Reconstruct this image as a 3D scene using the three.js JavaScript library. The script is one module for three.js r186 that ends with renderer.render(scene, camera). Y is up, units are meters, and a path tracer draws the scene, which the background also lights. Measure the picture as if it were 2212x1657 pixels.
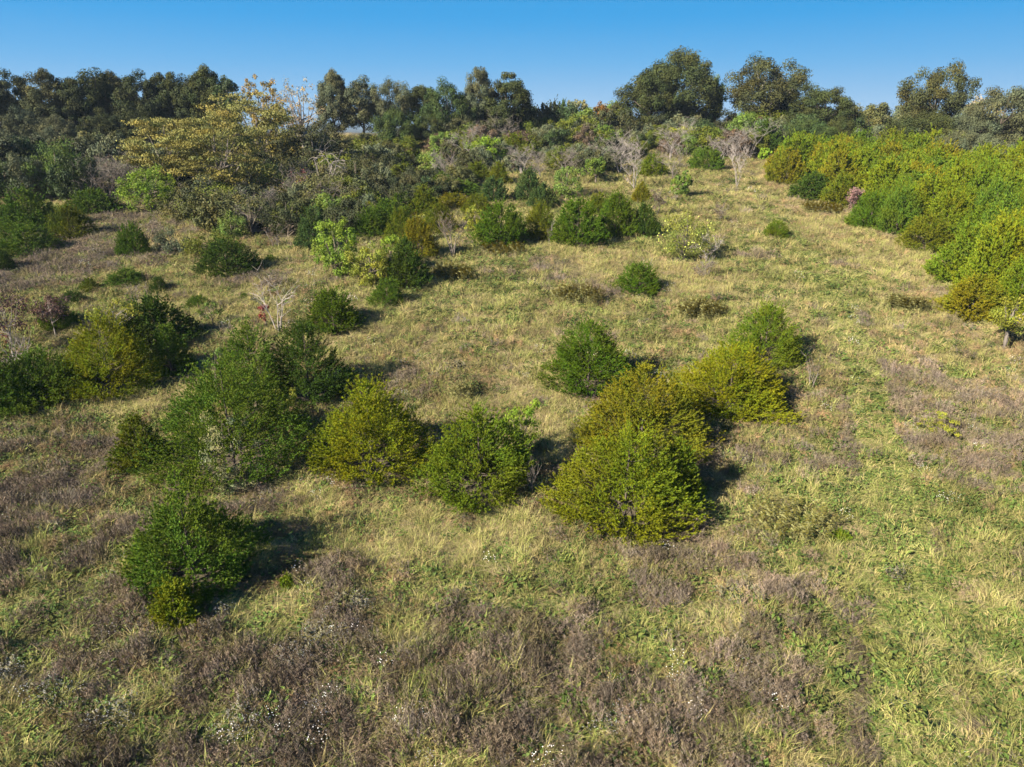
import * as THREE from 'three';

// ---------------------------------------------------------------- camera, sky, sun, exposure
const W = 1024, H = 767;
const F = 1510, CX = 1105.5, CY = 828.5;          // lens in the units of a 2211 x 1657 picture
const PITCH = 20.1 * Math.PI / 180, EYE = new THREE.Vector3(0, 12, 0);
const scene = new THREE.Scene();
const camera = new THREE.PerspectiveCamera(2 * Math.atan(CY / F) * 180 / Math.PI, W / H, 0.5, 4000);
camera.position.copy(EYE);
camera.rotation.x = -PITCH;
scene.add(camera);
const renderer = new THREE.WebGLRenderer({ antialias: true });
renderer.setSize(W, H);
renderer.shadowMap.enabled = true;
renderer.toneMapping = THREE.LinearToneMapping;
renderer.toneMappingExposure = 3.15;
const SUN = new THREE.Vector3(-0.68, 0.50, 0.50).normalize();
const sun = new THREE.DirectionalLight(new THREE.Color(1.0, 0.90, 0.74), 5);
sun.position.copy(SUN).multiplyScalar(200);
sun.castShadow = true;
sun.shadow.mapSize.set(4096, 4096);
Object.assign(sun.shadow.camera, { left: -130, right: 130, top: 130, bottom: -130, near: 1, far: 500 });
sun.target.position.set(0, 4, -60);
sun.position.add(sun.target.position);
scene.add(sun, sun.target);
{
  const w = 512, h = 256, data = new Float32Array(w * h * 4);
  const K = 1 / 2.95;
  const stops = [[0, .36, .54, .75], [2, .27, .50, .76], [4.5, .135, .42, .76], [7.5, .042, .345, .745], [20, .028, .23, .60], [50, .018, .13, .45], [90, .014, .10, .38]];
  for (let j = 0; j < h; j++) {
    const up = ((j + .5) / h - .5) * 180, e = Math.max(0, up);
    let k = 0; while (k < stops.length - 2 && e > stops[k + 1][0]) k++;
    const a = stops[k], b = stops[k + 1], t = Math.min(1, Math.max(0, (e - a[0]) / (b[0] - a[0])));
    for (let i = 0; i < w; i++) {
      const az = ((i + .5) / w - .5) * 2 * Math.PI, cu = Math.cos(up * Math.PI / 180);
      const c = Math.cos(az) * cu * SUN.x + Math.sin(up * Math.PI / 180) * SUN.y + Math.sin(az) * cu * SUN.z;
      const ang = Math.acos(Math.min(1, Math.max(-1, c))) * 180 / Math.PI, glow = .9 * Math.exp(-ang / 14) + .10 * Math.exp(-ang / 45);
      for (let q = 0; q < 3; q++) data[(j * w + i) * 4 + q] = K * (up < 0 ? [.13, .12, .07][q] : a[q + 1] + (b[q + 1] - a[q + 1]) * t + glow * [1, .95, .85][q]);
      data[(j * w + i) * 4 + 3] = 1;
    }
  }
  const sky = new THREE.DataTexture(data, w, h, THREE.RGBAFormat, THREE.FloatType);
  sky.mapping = THREE.EquirectangularReflectionMapping;
  sky.magFilter = THREE.LinearFilter;
  sky.needsUpdate = true;
  scene.background = sky;
  scene.environment = sky;
}
scene.fog = new THREE.FogExp2(new THREE.Color(.62, .76, .95), 0.00015);

// ---------------------------------------------------------------- helpers
function rng(seed) { let a = (seed * 2654435761) >>> 0; return () => { a = (a + 0x6D2B79F5) | 0; let t = Math.imul(a ^ (a >>> 15), 1 | a); t = (t + Math.imul(t ^ (t >>> 7), 61 | t)) ^ t; return ((t ^ (t >>> 14)) >>> 0) / 4294967296; }; }
function hash2(x, y, s) { let h = Math.imul(x, 374761393) ^ Math.imul(y, 668265263) ^ Math.imul(s, 1274126177); h = Math.imul(h ^ (h >>> 13), 1274126177); h ^= h >>> 16; return (h >>> 0) / 4294967296; }
function vnoise(x, y, s = 0) {
  const ix = Math.floor(x), iy = Math.floor(y), fx = x - ix, fy = y - iy, u = fx * fx * (3 - 2 * fx), v = fy * fy * (3 - 2 * fy);
  const a = hash2(ix, iy, s), b = hash2(ix + 1, iy, s), c = hash2(ix, iy + 1, s), d = hash2(ix + 1, iy + 1, s);
  return a + (b - a) * u + (c - a) * v + (a - b - c + d) * u * v;
}
const fbm = (x, y, s) => (vnoise(x, y, s) * .55 + vnoise(x * 2.1, y * 2.1, s + 1) * .3 + vnoise(x * 4.3, y * 4.3, s + 2) * .15);
const clamp = (x, a = 0, b = 1) => Math.min(b, Math.max(a, x)), smooth = (x, a, b) => { const t = clamp((x - a) / (b - a)); return t * t * (3 - 2 * t); };
const lerp = (a, b, t) => a + (b - a) * t;

// the rise of the hill with distance, summed from its slope
const RISE = new Float32Array(1200);
{
  const slope = (d) => d < 14 ? 0 : d < 30 ? .107 * (d - 14) / 16 : d < 112 ? .107 : d < 150 ? lerp(.107, -.05, (d - 112) / 38) : d < 330 ? -.05 : d < 420 ? lerp(-.05, 0, (d - 330) / 90) : 0;
  for (let i = 1; i < 1200; i++) RISE[i] = RISE[i - 1] + slope(i - .5);
}
function land(x, z) {
  const d = clamp(-z, 0, 1198), i = Math.floor(d);
  let y = RISE[i] + (RISE[i + 1] - RISE[i]) * (d - i);
  y += (fbm(x / 17 + 40, z / 17 + 40, 5) - .5) * .9 * smooth(d, 5, 40) + (fbm(x / 5 + 9, z / 5 + 9, 8) - .5) * .22;
  return y;
}
const SP = Math.sin(PITCH), CP = Math.cos(PITCH);
function ray(px, py) { const a = px - CX, b = CY - py; return new THREE.Vector3(a, CP * b - SP * F, -SP * b - CP * F).normalize(); }
function ground(px, py) {                       // where the sight line of that picture point meets the land
  const r = ray(px, py); let t0 = 4;
  for (let t = 4; t < 900; t += .5) { const x = r.x * t, y = EYE.y + r.y * t, z = r.z * t; if (y < land(x, z)) { t0 = t; break; } t0 = t; }
  let a = t0 - .5, b = t0;
  for (let k = 0; k < 12; k++) { const m = (a + b) / 2; if (EYE.y + r.y * m < land(r.x * m, r.z * m)) b = m; else a = m; }
  return new THREE.Vector3(r.x * b, land(r.x * b, r.z * b), r.z * b);
}
const depthOf = (p) => (p.y - EYE.y) * -SP + p.z * -CP;
function heightTo(p, py, px) { const r = ray(px, py), hd = Math.hypot(p.x, p.z), rh = Math.hypot(r.x, r.z); return EYE.y + r.y / rh * hd - p.y; }

class Soup {                                    // a growing heap of triangles with colours
  constructor(n = 3000) { this.p = new Float32Array(n * 9); this.c = new Float32Array(n * 9); this.n = 0; }
  tri(ax, ay, az, bx, by, bz, cx, cy, cz, r, g, b) {
    if (this.n * 9 + 9 > this.p.length) { const P = new Float32Array(this.p.length * 2), C = new Float32Array(this.p.length * 2); P.set(this.p); C.set(this.c); this.p = P; this.c = C; }
    const o = this.n * 9, p = this.p, c = this.c;
    p[o] = ax; p[o + 1] = ay; p[o + 2] = az; p[o + 3] = bx; p[o + 4] = by; p[o + 5] = bz; p[o + 6] = cx; p[o + 7] = cy; p[o + 8] = cz;
    for (let k = 0; k < 9; k += 3) { c[o + k] = r; c[o + k + 1] = g; c[o + k + 2] = b; }
    this.n++;
  }
  tube(pts, radii, sides, r = 1, g = 1, b = 1) {
    let prev = null;
    for (let i = 0; i < pts.length; i++) {
      const q = pts[Math.min(i + 1, pts.length - 1)], o = pts[Math.max(i - 1, 0)];
      let tx = q[0] - o[0], ty = q[1] - o[1], tz = q[2] - o[2]; const l = Math.hypot(tx, ty, tz) || 1; tx /= l; ty /= l; tz /= l;
      let ux = -tz, uy = 0, uz = tx; let m = Math.hypot(ux, uz); if (m < .05) { ux = 1; uz = 0; m = 1; } ux /= m; uz /= m;
      const vx = ty * uz - tz * uy, vy = tz * ux - tx * uz, vz = tx * uy - ty * ux, ring = [];
      for (let k = 0; k < sides; k++) { const a = k / sides * 2 * Math.PI, cc = Math.cos(a) * radii[i], s = Math.sin(a) * radii[i]; ring.push([pts[i][0] + ux * cc + vx * s, pts[i][1] + uy * cc + vy * s, pts[i][2] + uz * cc + vz * s]); }
      if (prev) for (let k = 0; k < sides; k++) {
        const A = prev[k], B = prev[(k + 1) % sides], C = ring[k], D = ring[(k + 1) % sides];
        this.tri(...A, ...B, ...C, r, g, b); this.tri(...B, ...D, ...C, r, g, b);
      }
      prev = ring;
    }
  }
  geometry() {
    const g = new THREE.BufferGeometry();
    g.setAttribute('position', new THREE.BufferAttribute(this.p.slice(0, this.n * 9), 3));
    g.setAttribute('color', new THREE.BufferAttribute(this.c.slice(0, this.n * 9), 3));
    return g;
  }
}
const used = new Map();
function numbered(name) { const n = used.get(name) ?? 0; used.set(name, n + 1); return n ? `${name}_${String(n).padStart(3, '0')}` : name; }
function tag(o, label, category, group, kind) { o.userData = {}; if (label) o.userData.label = label; if (category) o.userData.category = category; if (group) o.userData.group = group; if (kind) o.userData.kind = kind; return o; }
function part(parent, name, geometry, material) { const m = new THREE.Mesh(geometry, material); m.name = name; m.castShadow = m.receiveShadow = true; parent.add(m); return m; }
const mats = new Map();
function mat(color, rough = .75, through = 0, spec = .5) {
  const key = color.join() + rough + through + spec;
  if (!mats.has(key)) mats.set(key, new THREE.MeshPhysicalMaterial({ color: new THREE.Color().setRGB(...color), roughness: rough, vertexColors: true, side: THREE.DoubleSide, specularIntensity: spec, ...(through ? { transmission: through, thickness: 0 } : {}) }));
  return mats.get(key);
}
const LEAF = {
  green: [.078, .128, .012], bright: [.098, .140, .009], dark: [.048, .082, .010], olive: [.100, .124, .009], gold: [.150, .170, .007], bronze: [.140, .140, .009], blue: [.060, .098, .026],
  yellowgreen: [.124, .152, .008], deep: [.066, .114, .007],
  lime: [.170, .265, .018], limeyellow: [.220, .250, .028], leafgreen: [.110, .170, .024], greygreen: [.115, .135, .070], pale: [.240, .260, .130],
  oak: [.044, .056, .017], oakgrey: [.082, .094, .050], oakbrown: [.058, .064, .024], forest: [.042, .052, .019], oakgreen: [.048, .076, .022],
  locust: [.200, .195, .050], yellow: [.300, .225, .065], straw: [.360, .300, .170], orange: [.170, .105, .032], brush: [.098, .104, .034], brown: [.120, .085, .055], red: [.200, .045, .045], pink: [.270, .160, .145], apple: [.165, .200, .034], sumac: [.120, .072, .060],
};
const bark = mat([.16, .13, .10], .9), barkGrey = mat([.17, .145, .125], .9), barkPale = mat([.21, .185, .165], .9), barkDark = mat([.09, .072, .058], .9);
const barkWhite = mat([.27, .235, .21], .9);
const leafMat = (name, through = 0) => mat(LEAF[name], .68, through, .2);

// ---------------------------------------------------------------- plants
// red cedar: limbs rise from the trunk, each carries plumes of narrow scale-leaf sprays
function cedarCrown({ H, R, seed, limbs, plumes, needles, len, wid, pointed = .75, lead = 0, ragged = .2, spires = 5, shell = 800 }) {
  const s = new Soup(Math.ceil(limbs * plumes * needles * 1.2) + 500), R0 = rng(seed), az0 = R0() * 6.28, big = len / .12;
  const prof = (t) => Math.pow(1 - t, pointed) * Math.min(1, .74 + t * 2.4) * 1.16;
  // one plume: a feather of narrow sprays along a curved limb, shorter towards its end
  function plume(ax, ay, az_, mx, my, mz, ex, ey, ez, n, from, half, tone, warm) {
    for (let k = 0; k < n; k++) {
      const u = from + (1 - from) * (k + R0()) / n, v = 1 - u;
      const px = v * v * ax + 2 * v * u * mx + u * u * ex + (R0() - .5) * .05 * big, py = Math.max(.04, v * v * ay + 2 * v * u * my + u * u * ey + (R0() - .5) * .06 * big), pz = v * v * az_ + 2 * v * u * mz + u * u * ez + (R0() - .5) * .05 * big;
      let tx = v * (mx - ax) + u * (ex - mx), ty = v * (my - ay) + u * (ey - my), tz = v * (mz - az_) + u * (ez - mz), l = Math.hypot(tx, ty, tz) || 1; tx /= l; ty /= l; tz /= l;
      const a0 = k * 2.4 + R0() * 1.2; let ux = -tz, uz = tx, m = Math.hypot(ux, uz); if (m < .02) { ux = 1; uz = 0; m = 1; } ux /= m; uz /= m;
      const wx0 = ty * uz, wy0 = tz * ux - tx * uz, wz0 = -ty * ux, c0 = Math.cos(a0), s0 = Math.sin(a0), open = .72 * (1 - u * .75) + .25 * R0();
      let dx = tx + (ux * c0 + wx0 * s0) * open, dy = ty + wy0 * s0 * open + .12, dz = tz + (uz * c0 + wz0 * s0) * open; l = Math.hypot(dx, dy, dz); dx /= l; dy /= l; dz /= l;
      const size = half * (1.15 - .72 * u) * (.75 + .5 * R0()), t1 = tone * (.80 + .4 * R0()), w1 = clamp(warm + (R0() - .5) * .5);
      let vx = -dz, vz = dx; m = Math.hypot(vx, vz) || 1; vx /= m; vz /= m; const qx = dy * vz, qy = dz * vx - dx * vz, qz = -dy * vx;
      for (let q = 0; q < needles; q++) {
        const f = (q + R0() * .6) / needles, a = q * 2.4 + R0(), ca = Math.cos(a), sa = Math.sin(a), nx = vx * ca + qx * sa, ny = qy * sa, nz = vz * ca + qz * sa;
        const bx = px + dx * size * f, by = py + dy * size * f - size * .12 * f * f, bz = pz + dz * size * f, ln = len * (.6 + .7 * R0()) * (1.05 - .5 * f), w = wid * (.7 + .6 * R0()), sp = q === needles - 1 ? .08 : .62;
        const ox = dx + nx * sp, oy = dy + ny * sp, oz = dz + nz * sp, ol = ln / Math.hypot(ox, oy, oz);
        let ix = oy * nz - oz * ny + (R0() - .5) * .6, iy = oz * nx - ox * nz + (R0() - .5) * .6, iz = ox * ny - oy * nx + (R0() - .5) * .6; const il = w / (Math.hypot(ix, iy, iz) || 1); ix *= il; iy *= il; iz *= il;
        const c = t1 * (.82 + .36 * R0()), tip = f * .3 * u;
        s.tri(bx - ix, by - iy, bz - iz, bx + ix, by + iy, bz + iz, bx + ox * ol, by + oy * ol, bz + oz * ol, c * (.84 + .30 * w1 + tip * .5), c * (1.03 - .06 * w1 + tip * .3), c * (1.15 - .35 * w1));
      }
    }
  }
  let made = 0, guard = 0;
  while (made < limbs && guard++ < limbs * 40) {
    const t = Math.pow(R0(), 1.15); if (R0() > prof(t) + .10) continue; made++;
    const az = az0 + made * 2.39996 + R0() * .6, lump = 1 + ragged * 2 * (vnoise(Math.cos(az) * 1.5 + 5 + seed, Math.sin(az) * 1.5 + t * 4, seed) - .5);
    const L = R * prof(t) * lump * (.78 + .28 * R0()) + .08, ye = H * (.05 + .93 * t), y0 = Math.max(.05, ye - L * (.16 + .42 * t + .22 * R0())), ca = Math.cos(az), sa = Math.sin(az), bend = (R0() - .5) * .5 * L;
    const tone = .78 + .44 * R0(), warm = clamp(smooth(vnoise(Math.cos(az) * 1.3 + 30 + seed, Math.sin(az) * 1.3 + t * 3, seed + 9), .25, .75) * .7 + R0() * .45);
    plume(0, y0, 0, ca * L * .62 - sa * bend * .5, lerp(y0, ye, .42), sa * L * .62 + ca * bend * .5, ca * L - sa * bend, ye + L * .05, sa * L + ca * bend, Math.max(6, Math.round(plumes * (.45 + .55 * L / R))), L > .6 * R ? .34 : .2, Math.min(.16 + .11 * R, .33) * (.7 + .3 * big) * (.55 + .45 * L / R), tone, warm);
  }
  // short sprays all over the outside close the crown, with darker gaps where they are missing
  for (let k = 0; k < shell; k++) {
    const t = 1 - Math.pow(R0(), .62), az = R0() * 6.283, ca = Math.cos(az), sa = Math.sin(az);
    if (R0() > prof(t) + .15 || vnoise(az * 2.2 * R + seed, t * H * 2.4, seed + 4) < .26 + .16 * R0()) continue;
    const lump = 1 + ragged * 2 * (vnoise(ca * 1.5 + 5 + seed, sa * 1.5 + t * 4, seed) - .5), d = R * prof(t) * lump * (.70 + .26 * R0()), y = Math.max(.06, H * (.03 + .94 * t)), l = (.22 + .20 * R0()) * (.55 + .3 * R) * big ** .4, b = (R0() - .5) * 1.1, ox = Math.cos(az + b), oz = Math.sin(az + b), warm = clamp(smooth(vnoise(ca * 1.3 + 30 + seed, sa * 1.3 + t * 3, seed + 9), .25, .75) * .7 + R0() * .45), up = .35 + .5 * R0() + t * .6;
    plume(ca * d, y, sa * d, ca * d + ox * l * .5, y + l * up * .35, sa * d + oz * l * .5, ca * d + ox * l * .9, y + l * up, sa * d + oz * l * .9, 4, .1, .12 * big ** .6, .85 + .4 * R0(), warm);
  }
  for (let k = 0; k < spires; k++) {             // upright shoots that break the outline
    const az = R0() * 6.28, t = .2 + .6 * R0(), rr = R * prof(t) * (.35 + .5 * R0()), x = Math.cos(az) * rr, z = Math.sin(az) * rr, y = H * t, up = H * (.10 + .12 * R0()) + .22;
    for (let q = 0; q < 5; q++) { const b = q * 1.257 + R0(), o = q ? .16 * big ** .5 : .03; plume(x, y - .25, z, x + Math.cos(b) * o * 1.3, y + up * .3, z + Math.sin(b) * o * 1.3, x * 1.06 + Math.cos(b) * o * .7, y + up * (q ? .75 : 1.1), z * 1.06 + Math.sin(b) * o * .7, Math.round(plumes * .5), .1, .16 + .05 * big, .95 + .3 * R0(), R0()); }
  }
  for (let q = 0; q < 4; q++) { const b = q * 1.57, o = q ? .12 : .0; plume(0, H * .80, 0, Math.cos(b) * o, H * .9, Math.sin(b) * o, Math.cos(b) * o, H * (q ? .97 : 1.02), Math.sin(b) * o, Math.round(plumes * .6), 0, .18, 1.1, R0()); }
  if (lead) for (let k = 0; k < 30; k++) {       // the thin top shoot with short side shoots
    const f = k / 30, y = H * .95 + lead * f, b = k * 2.4, l = .30 * (1 - f) + .08; plume(0, y, 0, Math.cos(b) * l * .5, y + l * .2, Math.sin(b) * l * .5, Math.cos(b) * l, y + l * .65, Math.sin(b) * l, 3, .1, .07, 1.15, .6);
  }
  return s.geometry();
}
function cedarTrunk(H, R, seed, lead = 0) {
  const s = new Soup(300), r = rng(seed + 77), t = .011 * H + .01;
  s.tube([[0, -.2, 0], [.02, H * .3, .01], [0, H * .7, .02], [0, H * .93 + lead, 0]], [t, t * .75, t * .4, .008], 6);
  for (let k = 0; k < 22; k++) { const a = k * 2.4, y = H * (.06 + .8 * r() * r()), L = R * .7 * (1 - y / H); s.tube([[0, y, 0], [Math.cos(a) * L * .5, y + L * .12, Math.sin(a) * L * .5], [Math.cos(a) * L, y + L * .4, Math.sin(a) * L]], [t * .35, t * .22, .006], 4); }
  return s.geometry();
}
// limbs and twigs of a broad-leaved tree; returns the shoots' ends
function limbs(s, r, base, dir, len, rad, level, ends, { spread = .7, up = .15, kids = 3, sides = 5, wave = .18, min = .012 } = {}) {
  const n = level > 1 ? 4 : 3, pts = [base], rr = [rad]; let [x, y, z] = base, [dx, dy, dz] = dir;
  for (let i = 1; i <= n; i++) {
    dx += (r() - .5) * wave * 2; dz += (r() - .5) * wave * 2; dy += up * .5 + (r() - .5) * wave; const l = Math.hypot(dx, dy, dz); dx /= l; dy /= l; dz /= l;
    x += dx * len / n; y += dy * len / n; z += dz * len / n; pts.push([x, y, z]); rr.push(Math.max(min * .6, rad * (1 - .62 * i / n)));
  }
  s.tube(pts, rr, level > 1 ? sides : 3);
  if (level <= 0) { ends.push([x, y, z, dx, dy, dz]); return; }
  const k = kids + (r() < .5 ? 1 : 0);
  for (let i = 0; i < k; i++) {
    const f = i === k - 1 ? n : 1 + Math.floor(r() * n), b = pts[f], a = r() * 6.283, sp = spread * (.6 + .8 * r()), q = [dx * (1 - sp * .4) + Math.cos(a) * sp, dy * (1 - sp * .5) + up + (r() - .35) * sp * .5, dz * (1 - sp * .4) + Math.sin(a) * sp], l = Math.hypot(...q);
    limbs(s, r, b, q.map((v) => v / l), len * (.56 + .22 * r()), Math.max(min, rr[f] * .66), level - 1, ends, { spread, up, kids, sides, wave, min });
  }
}
// broad-leaved crown: leaf clumps spread through an uneven volume, gaps between them
function leafTree({ H, R, seed, bole = .3, clumps = 55, leaves = 90, leaf = .28, clump = .3, flat = 1, gap = .3, trunk = .03, droop = 0, shape = 1, lean = 0, many = 1 }) {
  const r = rng(seed), crown = new Soup(clumps * leaves * 2), wood = new Soup(900), Ry = (H - bole * H) / 2, cy = H - Ry, centres = [];
  let guard = 0;
  while (centres.length < clumps && guard++ < clumps * 40) {
    const z = r() * 2 - 1, a = r() * 6.283, q = Math.sqrt(1 - z * z), d = .42 + .58 * Math.pow(r(), .45);
    const lump = .72 + .56 * vnoise(Math.cos(a) * q * 1.7 + 20 + seed, Math.sin(a) * q * 1.7 + z * 1.9 + 20, seed);
    if (vnoise(Math.cos(a) * q * 2.6 + 9, Math.sin(a) * q * 2.6 + z * 3.1 + 9, seed + 3) < gap * .8) continue;
    const taper = shape === 1 ? 1 : z > 0 ? 1 - (1 - shape) * z : 1;
    const yy = cy + z * Ry * d * lump * .96; if (yy < .12) continue;
    centres.push([Math.cos(a) * q * R * d * lump * taper + lean * (yy / H), yy, Math.sin(a) * q * R * d * lump * taper, d]);
  }
  const T = trunk * H + .01, fork = Math.max(.05, H * bole * .8);
  wood.tube([[0, -.3, 0], [lean * .1, fork * .5, 0], [lean * .3, fork, .02 * H], [lean * .55, cy, .03 * H], [lean * .8, H * .86, 0]], [T * 1.25, T, T * .85, T * .5, T * .12], 7);
  centres.forEach((c, i) => {
    if (i < 26) { const y = Math.min(c[1] * .8, lerp(fork, cy, (i % 7) / 7)), f = y / H, m = [c[0] * .5 + (r() - .5) * .1 * R, lerp(y, c[1], .42), c[2] * .5 + (r() - .5) * .1 * R]; wood.tube([[lean * f * .7, y, .02 * H], m, c.slice(0, 3)], [T * .42, T * .26, T * .07], 4); }
    const cr = R * clump * (.7 + .6 * r()), tone = .76 + .48 * r(), warm = r(), n = Math.round(leaves * many * (.7 + .6 * r()));
    for (let k = 0; k < n; k++) {
      const z = r() * 2 - 1, a = r() * 6.283, q = Math.sqrt(1 - z * z), d = Math.pow(r(), .42), ox = Math.cos(a) * q, oz = Math.sin(a) * q, bump = .8 + .4 * vnoise(ox * 2 + i, oz * 2 + z * 2, seed);
      const x = c[0] + ox * cr * d * bump, y = c[1] + z * cr * flat * d * bump - droop * cr * d * d * q, zz = c[2] + oz * cr * d * bump; if (y < .03) continue;
      let nx = ox + (r() - .5) * 1.3, ny = z + .25 + (r() - .5) * 1.3, nz = oz + (r() - .5) * 1.3, l = Math.hypot(nx, ny, nz) || 1; nx /= l; ny /= l; nz /= l;
      let ux = ny - nz * .3, uy = -nx + (r() - .5) * .6, uz = nx * .3 + (r() - .5); const dt = ux * nx + uy * ny + uz * nz; ux -= nx * dt; uy -= ny * dt; uz -= nz * dt; l = Math.hypot(ux, uy, uz) || 1; const s = leaf * (.6 + .8 * r()); ux *= s / l; uy *= s / l; uz *= s / l;
      const vx = (ny * uz - nz * uy) * .36, vy = (nz * ux - nx * uz) * .36, vz = (nx * uy - ny * ux) * .36, f = s * .18, t = tone * (.78 + .44 * r()), R1 = t * (.9 + .3 * warm), B1 = t * (1.08 - .3 * warm);
      crown.tri(x - ux * .5, y - uy * .5, zz - uz * .5, x + vx + nx * f, y + vy + ny * f, zz + vz + nz * f, x + ux * .5, y + uy * .5, zz + uz * .5, R1, t, B1);
      crown.tri(x - ux * .5, y - uy * .5, zz - uz * .5, x + ux * .5, y + uy * .5, zz + uz * .5, x - vx + nx * f, y - vy + ny * f, zz - vz + nz * f, R1 * .96, t * .96, B1 * .96);
    }
  });
  return { crown: crown.geometry(), wood: wood.geometry() };
}
// a tree or shrub without leaves (few: share of its shoots that still carry some)
function bareTree({ H, R, seed, stems = 1, level = 3, few = 0, leaf = .1, spread = .8, up = .12, min = .014, kids = 3 }) {
  const r = rng(seed), wood = new Soup(4000), crown = new Soup(2000), ends = [];
  for (let k = 0; k < stems; k++) { const a = r() * 6.28, o = stems > 1 ? .35 : .06; limbs(wood, r, [(r() - .5) * .1 * stems, -.15, (r() - .5) * .1 * stems], [Math.cos(a) * o, 1, Math.sin(a) * o].map((v) => v / Math.hypot(o, 1)), H * .55, .022 * H + .01, level, ends, { spread, up, min, kids }); }
  let hi = 1e-3, wide = 1e-3; for (const e of ends) { hi = Math.max(hi, e[1]); wide = Math.max(wide, Math.hypot(e[0], e[2])); }
  const sy = H / hi, sx = R / wide;
  for (const e of ends) if (r() < few) for (let q = 0; q < (few > .6 ? 14 : 7); q++) {
    const x = e[0] + (r() - .5) * .3 / sx, y = e[1] - r() * .22 / sy, z = e[2] + (r() - .5) * .3 / sx, a = r() * 6.28, s = leaf / sx * (.6 + .8 * r()), h = leaf / sy, t = .7 + .6 * r();
    crown.tri(x, y, z, x + Math.cos(a) * s, y - (r() - .3) * h, z + Math.sin(a) * s, x + Math.cos(a + .7) * s * .7, y + (r() - .6) * h, z + Math.sin(a + .7) * s * .7, t, t, t);
  }
  const g = wood.geometry(), c = crown.n ? crown.geometry() : null; for (const q of [g, c]) q?.scale(sx, sy, sx);
  return { wood: g, crown: c };
}

const GEO = new Map(), keep = (k, f) => { if (!GEO.has(k)) GEO.set(k, f()); return GEO.get(k); };
let serial = 0;
const AT = [];                                  // where plants stand: [x, z, radius]
function thing(name, label, category, p, turn, group) {
  const o = new THREE.Group(); o.name = numbered(name); o.position.copy(p); o.rotation.y = turn; tag(o, label, category, group); scene.add(o); return o;
}
// stands a plant by the picture point of its foot (or by its distance), its width there and its top
function spot(x, yb, w, yt, push, D) {
  let p, R;
  if (D) { const r = ray(x, 300), k = D / -r.z; p = new THREE.Vector3(r.x * k, 0, -D); p.y = land(p.x, p.z); R = w / 2 * depthOf(p) / F; }
  else { const g = ground(x, yb); R = w / 2 * depthOf(g) / F; const h = Math.hypot(g.x, g.z), k = 1 + push * R / h; p = new THREE.Vector3(g.x * k, 0, g.z * k); p.y = land(p.x, p.z); R = w / 2 * depthOf(p) / F; }
  return { p, R, H: Math.max(.25, heightTo(p, yt, x)) };
}
function cedarAt(p, R, Ht, color, label, o = {}) {
  const dist = -p.z, n = ++serial, lead = o.lead ?? 0;
  const t = thing(o.name ?? 'cedar_tree', label, 'cedar tree', p, (n * 1.7) % 6.28, o.group);
  if (dist < 33) {
    const k = clamp(R / 1.9, .35, 1.35);
    part(t, 'trunk', cedarTrunk(Ht - lead, R, n, lead), barkDark);
    part(t, 'crown', cedarCrown({ H: Ht - lead, R, seed: n, limbs: Math.round(190 * (.25 + .75 * k)), shell: Math.round(1300 * (.15 + .85 * k * k)), plumes: 16, needles: 11, len: .11 * Math.min(1, .6 + .4 * k), wid: .0120, spires: Math.round(5 + 10 * k), pointed: o.pointed ?? .74, lead, ragged: o.ragged ?? .26 }), leafMat(color));
  } else {
    const far = dist > 64, v = n % 5, key = (far ? 'cf' : 'cm') + v, H0 = 3.2, R0 = 1.9;
    part(t, 'trunk', keep('ct' + v, () => cedarTrunk(H0, R0, 500 + v)), barkDark);
    part(t, 'crown', keep(key, () => cedarCrown(far ? { H: H0, R: R0, seed: 90 + v, limbs: 110, shell: 480, plumes: 11, needles: 7, len: .20, wid: .040, pointed: .55 + v * .08, ragged: .24, spires: 12 } : { H: H0, R: R0, seed: 60 + v, limbs: 150, shell: 740, plumes: 13, needles: 9, len: .155, wid: .024, pointed: .54 + v * .08, ragged: .24, spires: 12 })), leafMat(color));
    t.scale.set(R / R0, Ht / H0, R / R0);
  }
  AT.push([p.x, p.z, R]);
  return t;
}
function cedar(color, x, yb, w, yt, label, o = {}) { const s = spot(x, yb, w, yt, .82, o.D); return cedarAt(s.p, s.R * .98, s.H * 1.02, color, label, o); }
function leafy(name, category, color, x, yb, w, yt, label, o = {}) {
  const s = spot(x, yb, w, yt, o.push ?? .55, o.D), n = ++serial, t = thing(name, label, category, s.p, o.turn ?? (n * 2.3) % 6.28, o.group);
  const px = depthOf(s.p) / 692;                // size of a pixel there
  const g = leafTree({ H: s.H * .96, R: s.R * .96, seed: n + 300, many: 1.6, leaf: Math.max((o.leaf ?? .1) * .8, px * (o.px ?? 1.35)), ...o.g });
  part(t, o.stem ?? 'trunk', g.wood, o.bark ?? bark); part(t, 'crown', g.crown, mat(LEAF[color], .6, o.through ?? .25, .35));
  AT.push([s.p.x, s.p.z, s.R]); t.userData.size = undefined; delete t.userData.size;
  return Object.assign(t, { spotted: s });
}
const OAKS = 5;
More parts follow.
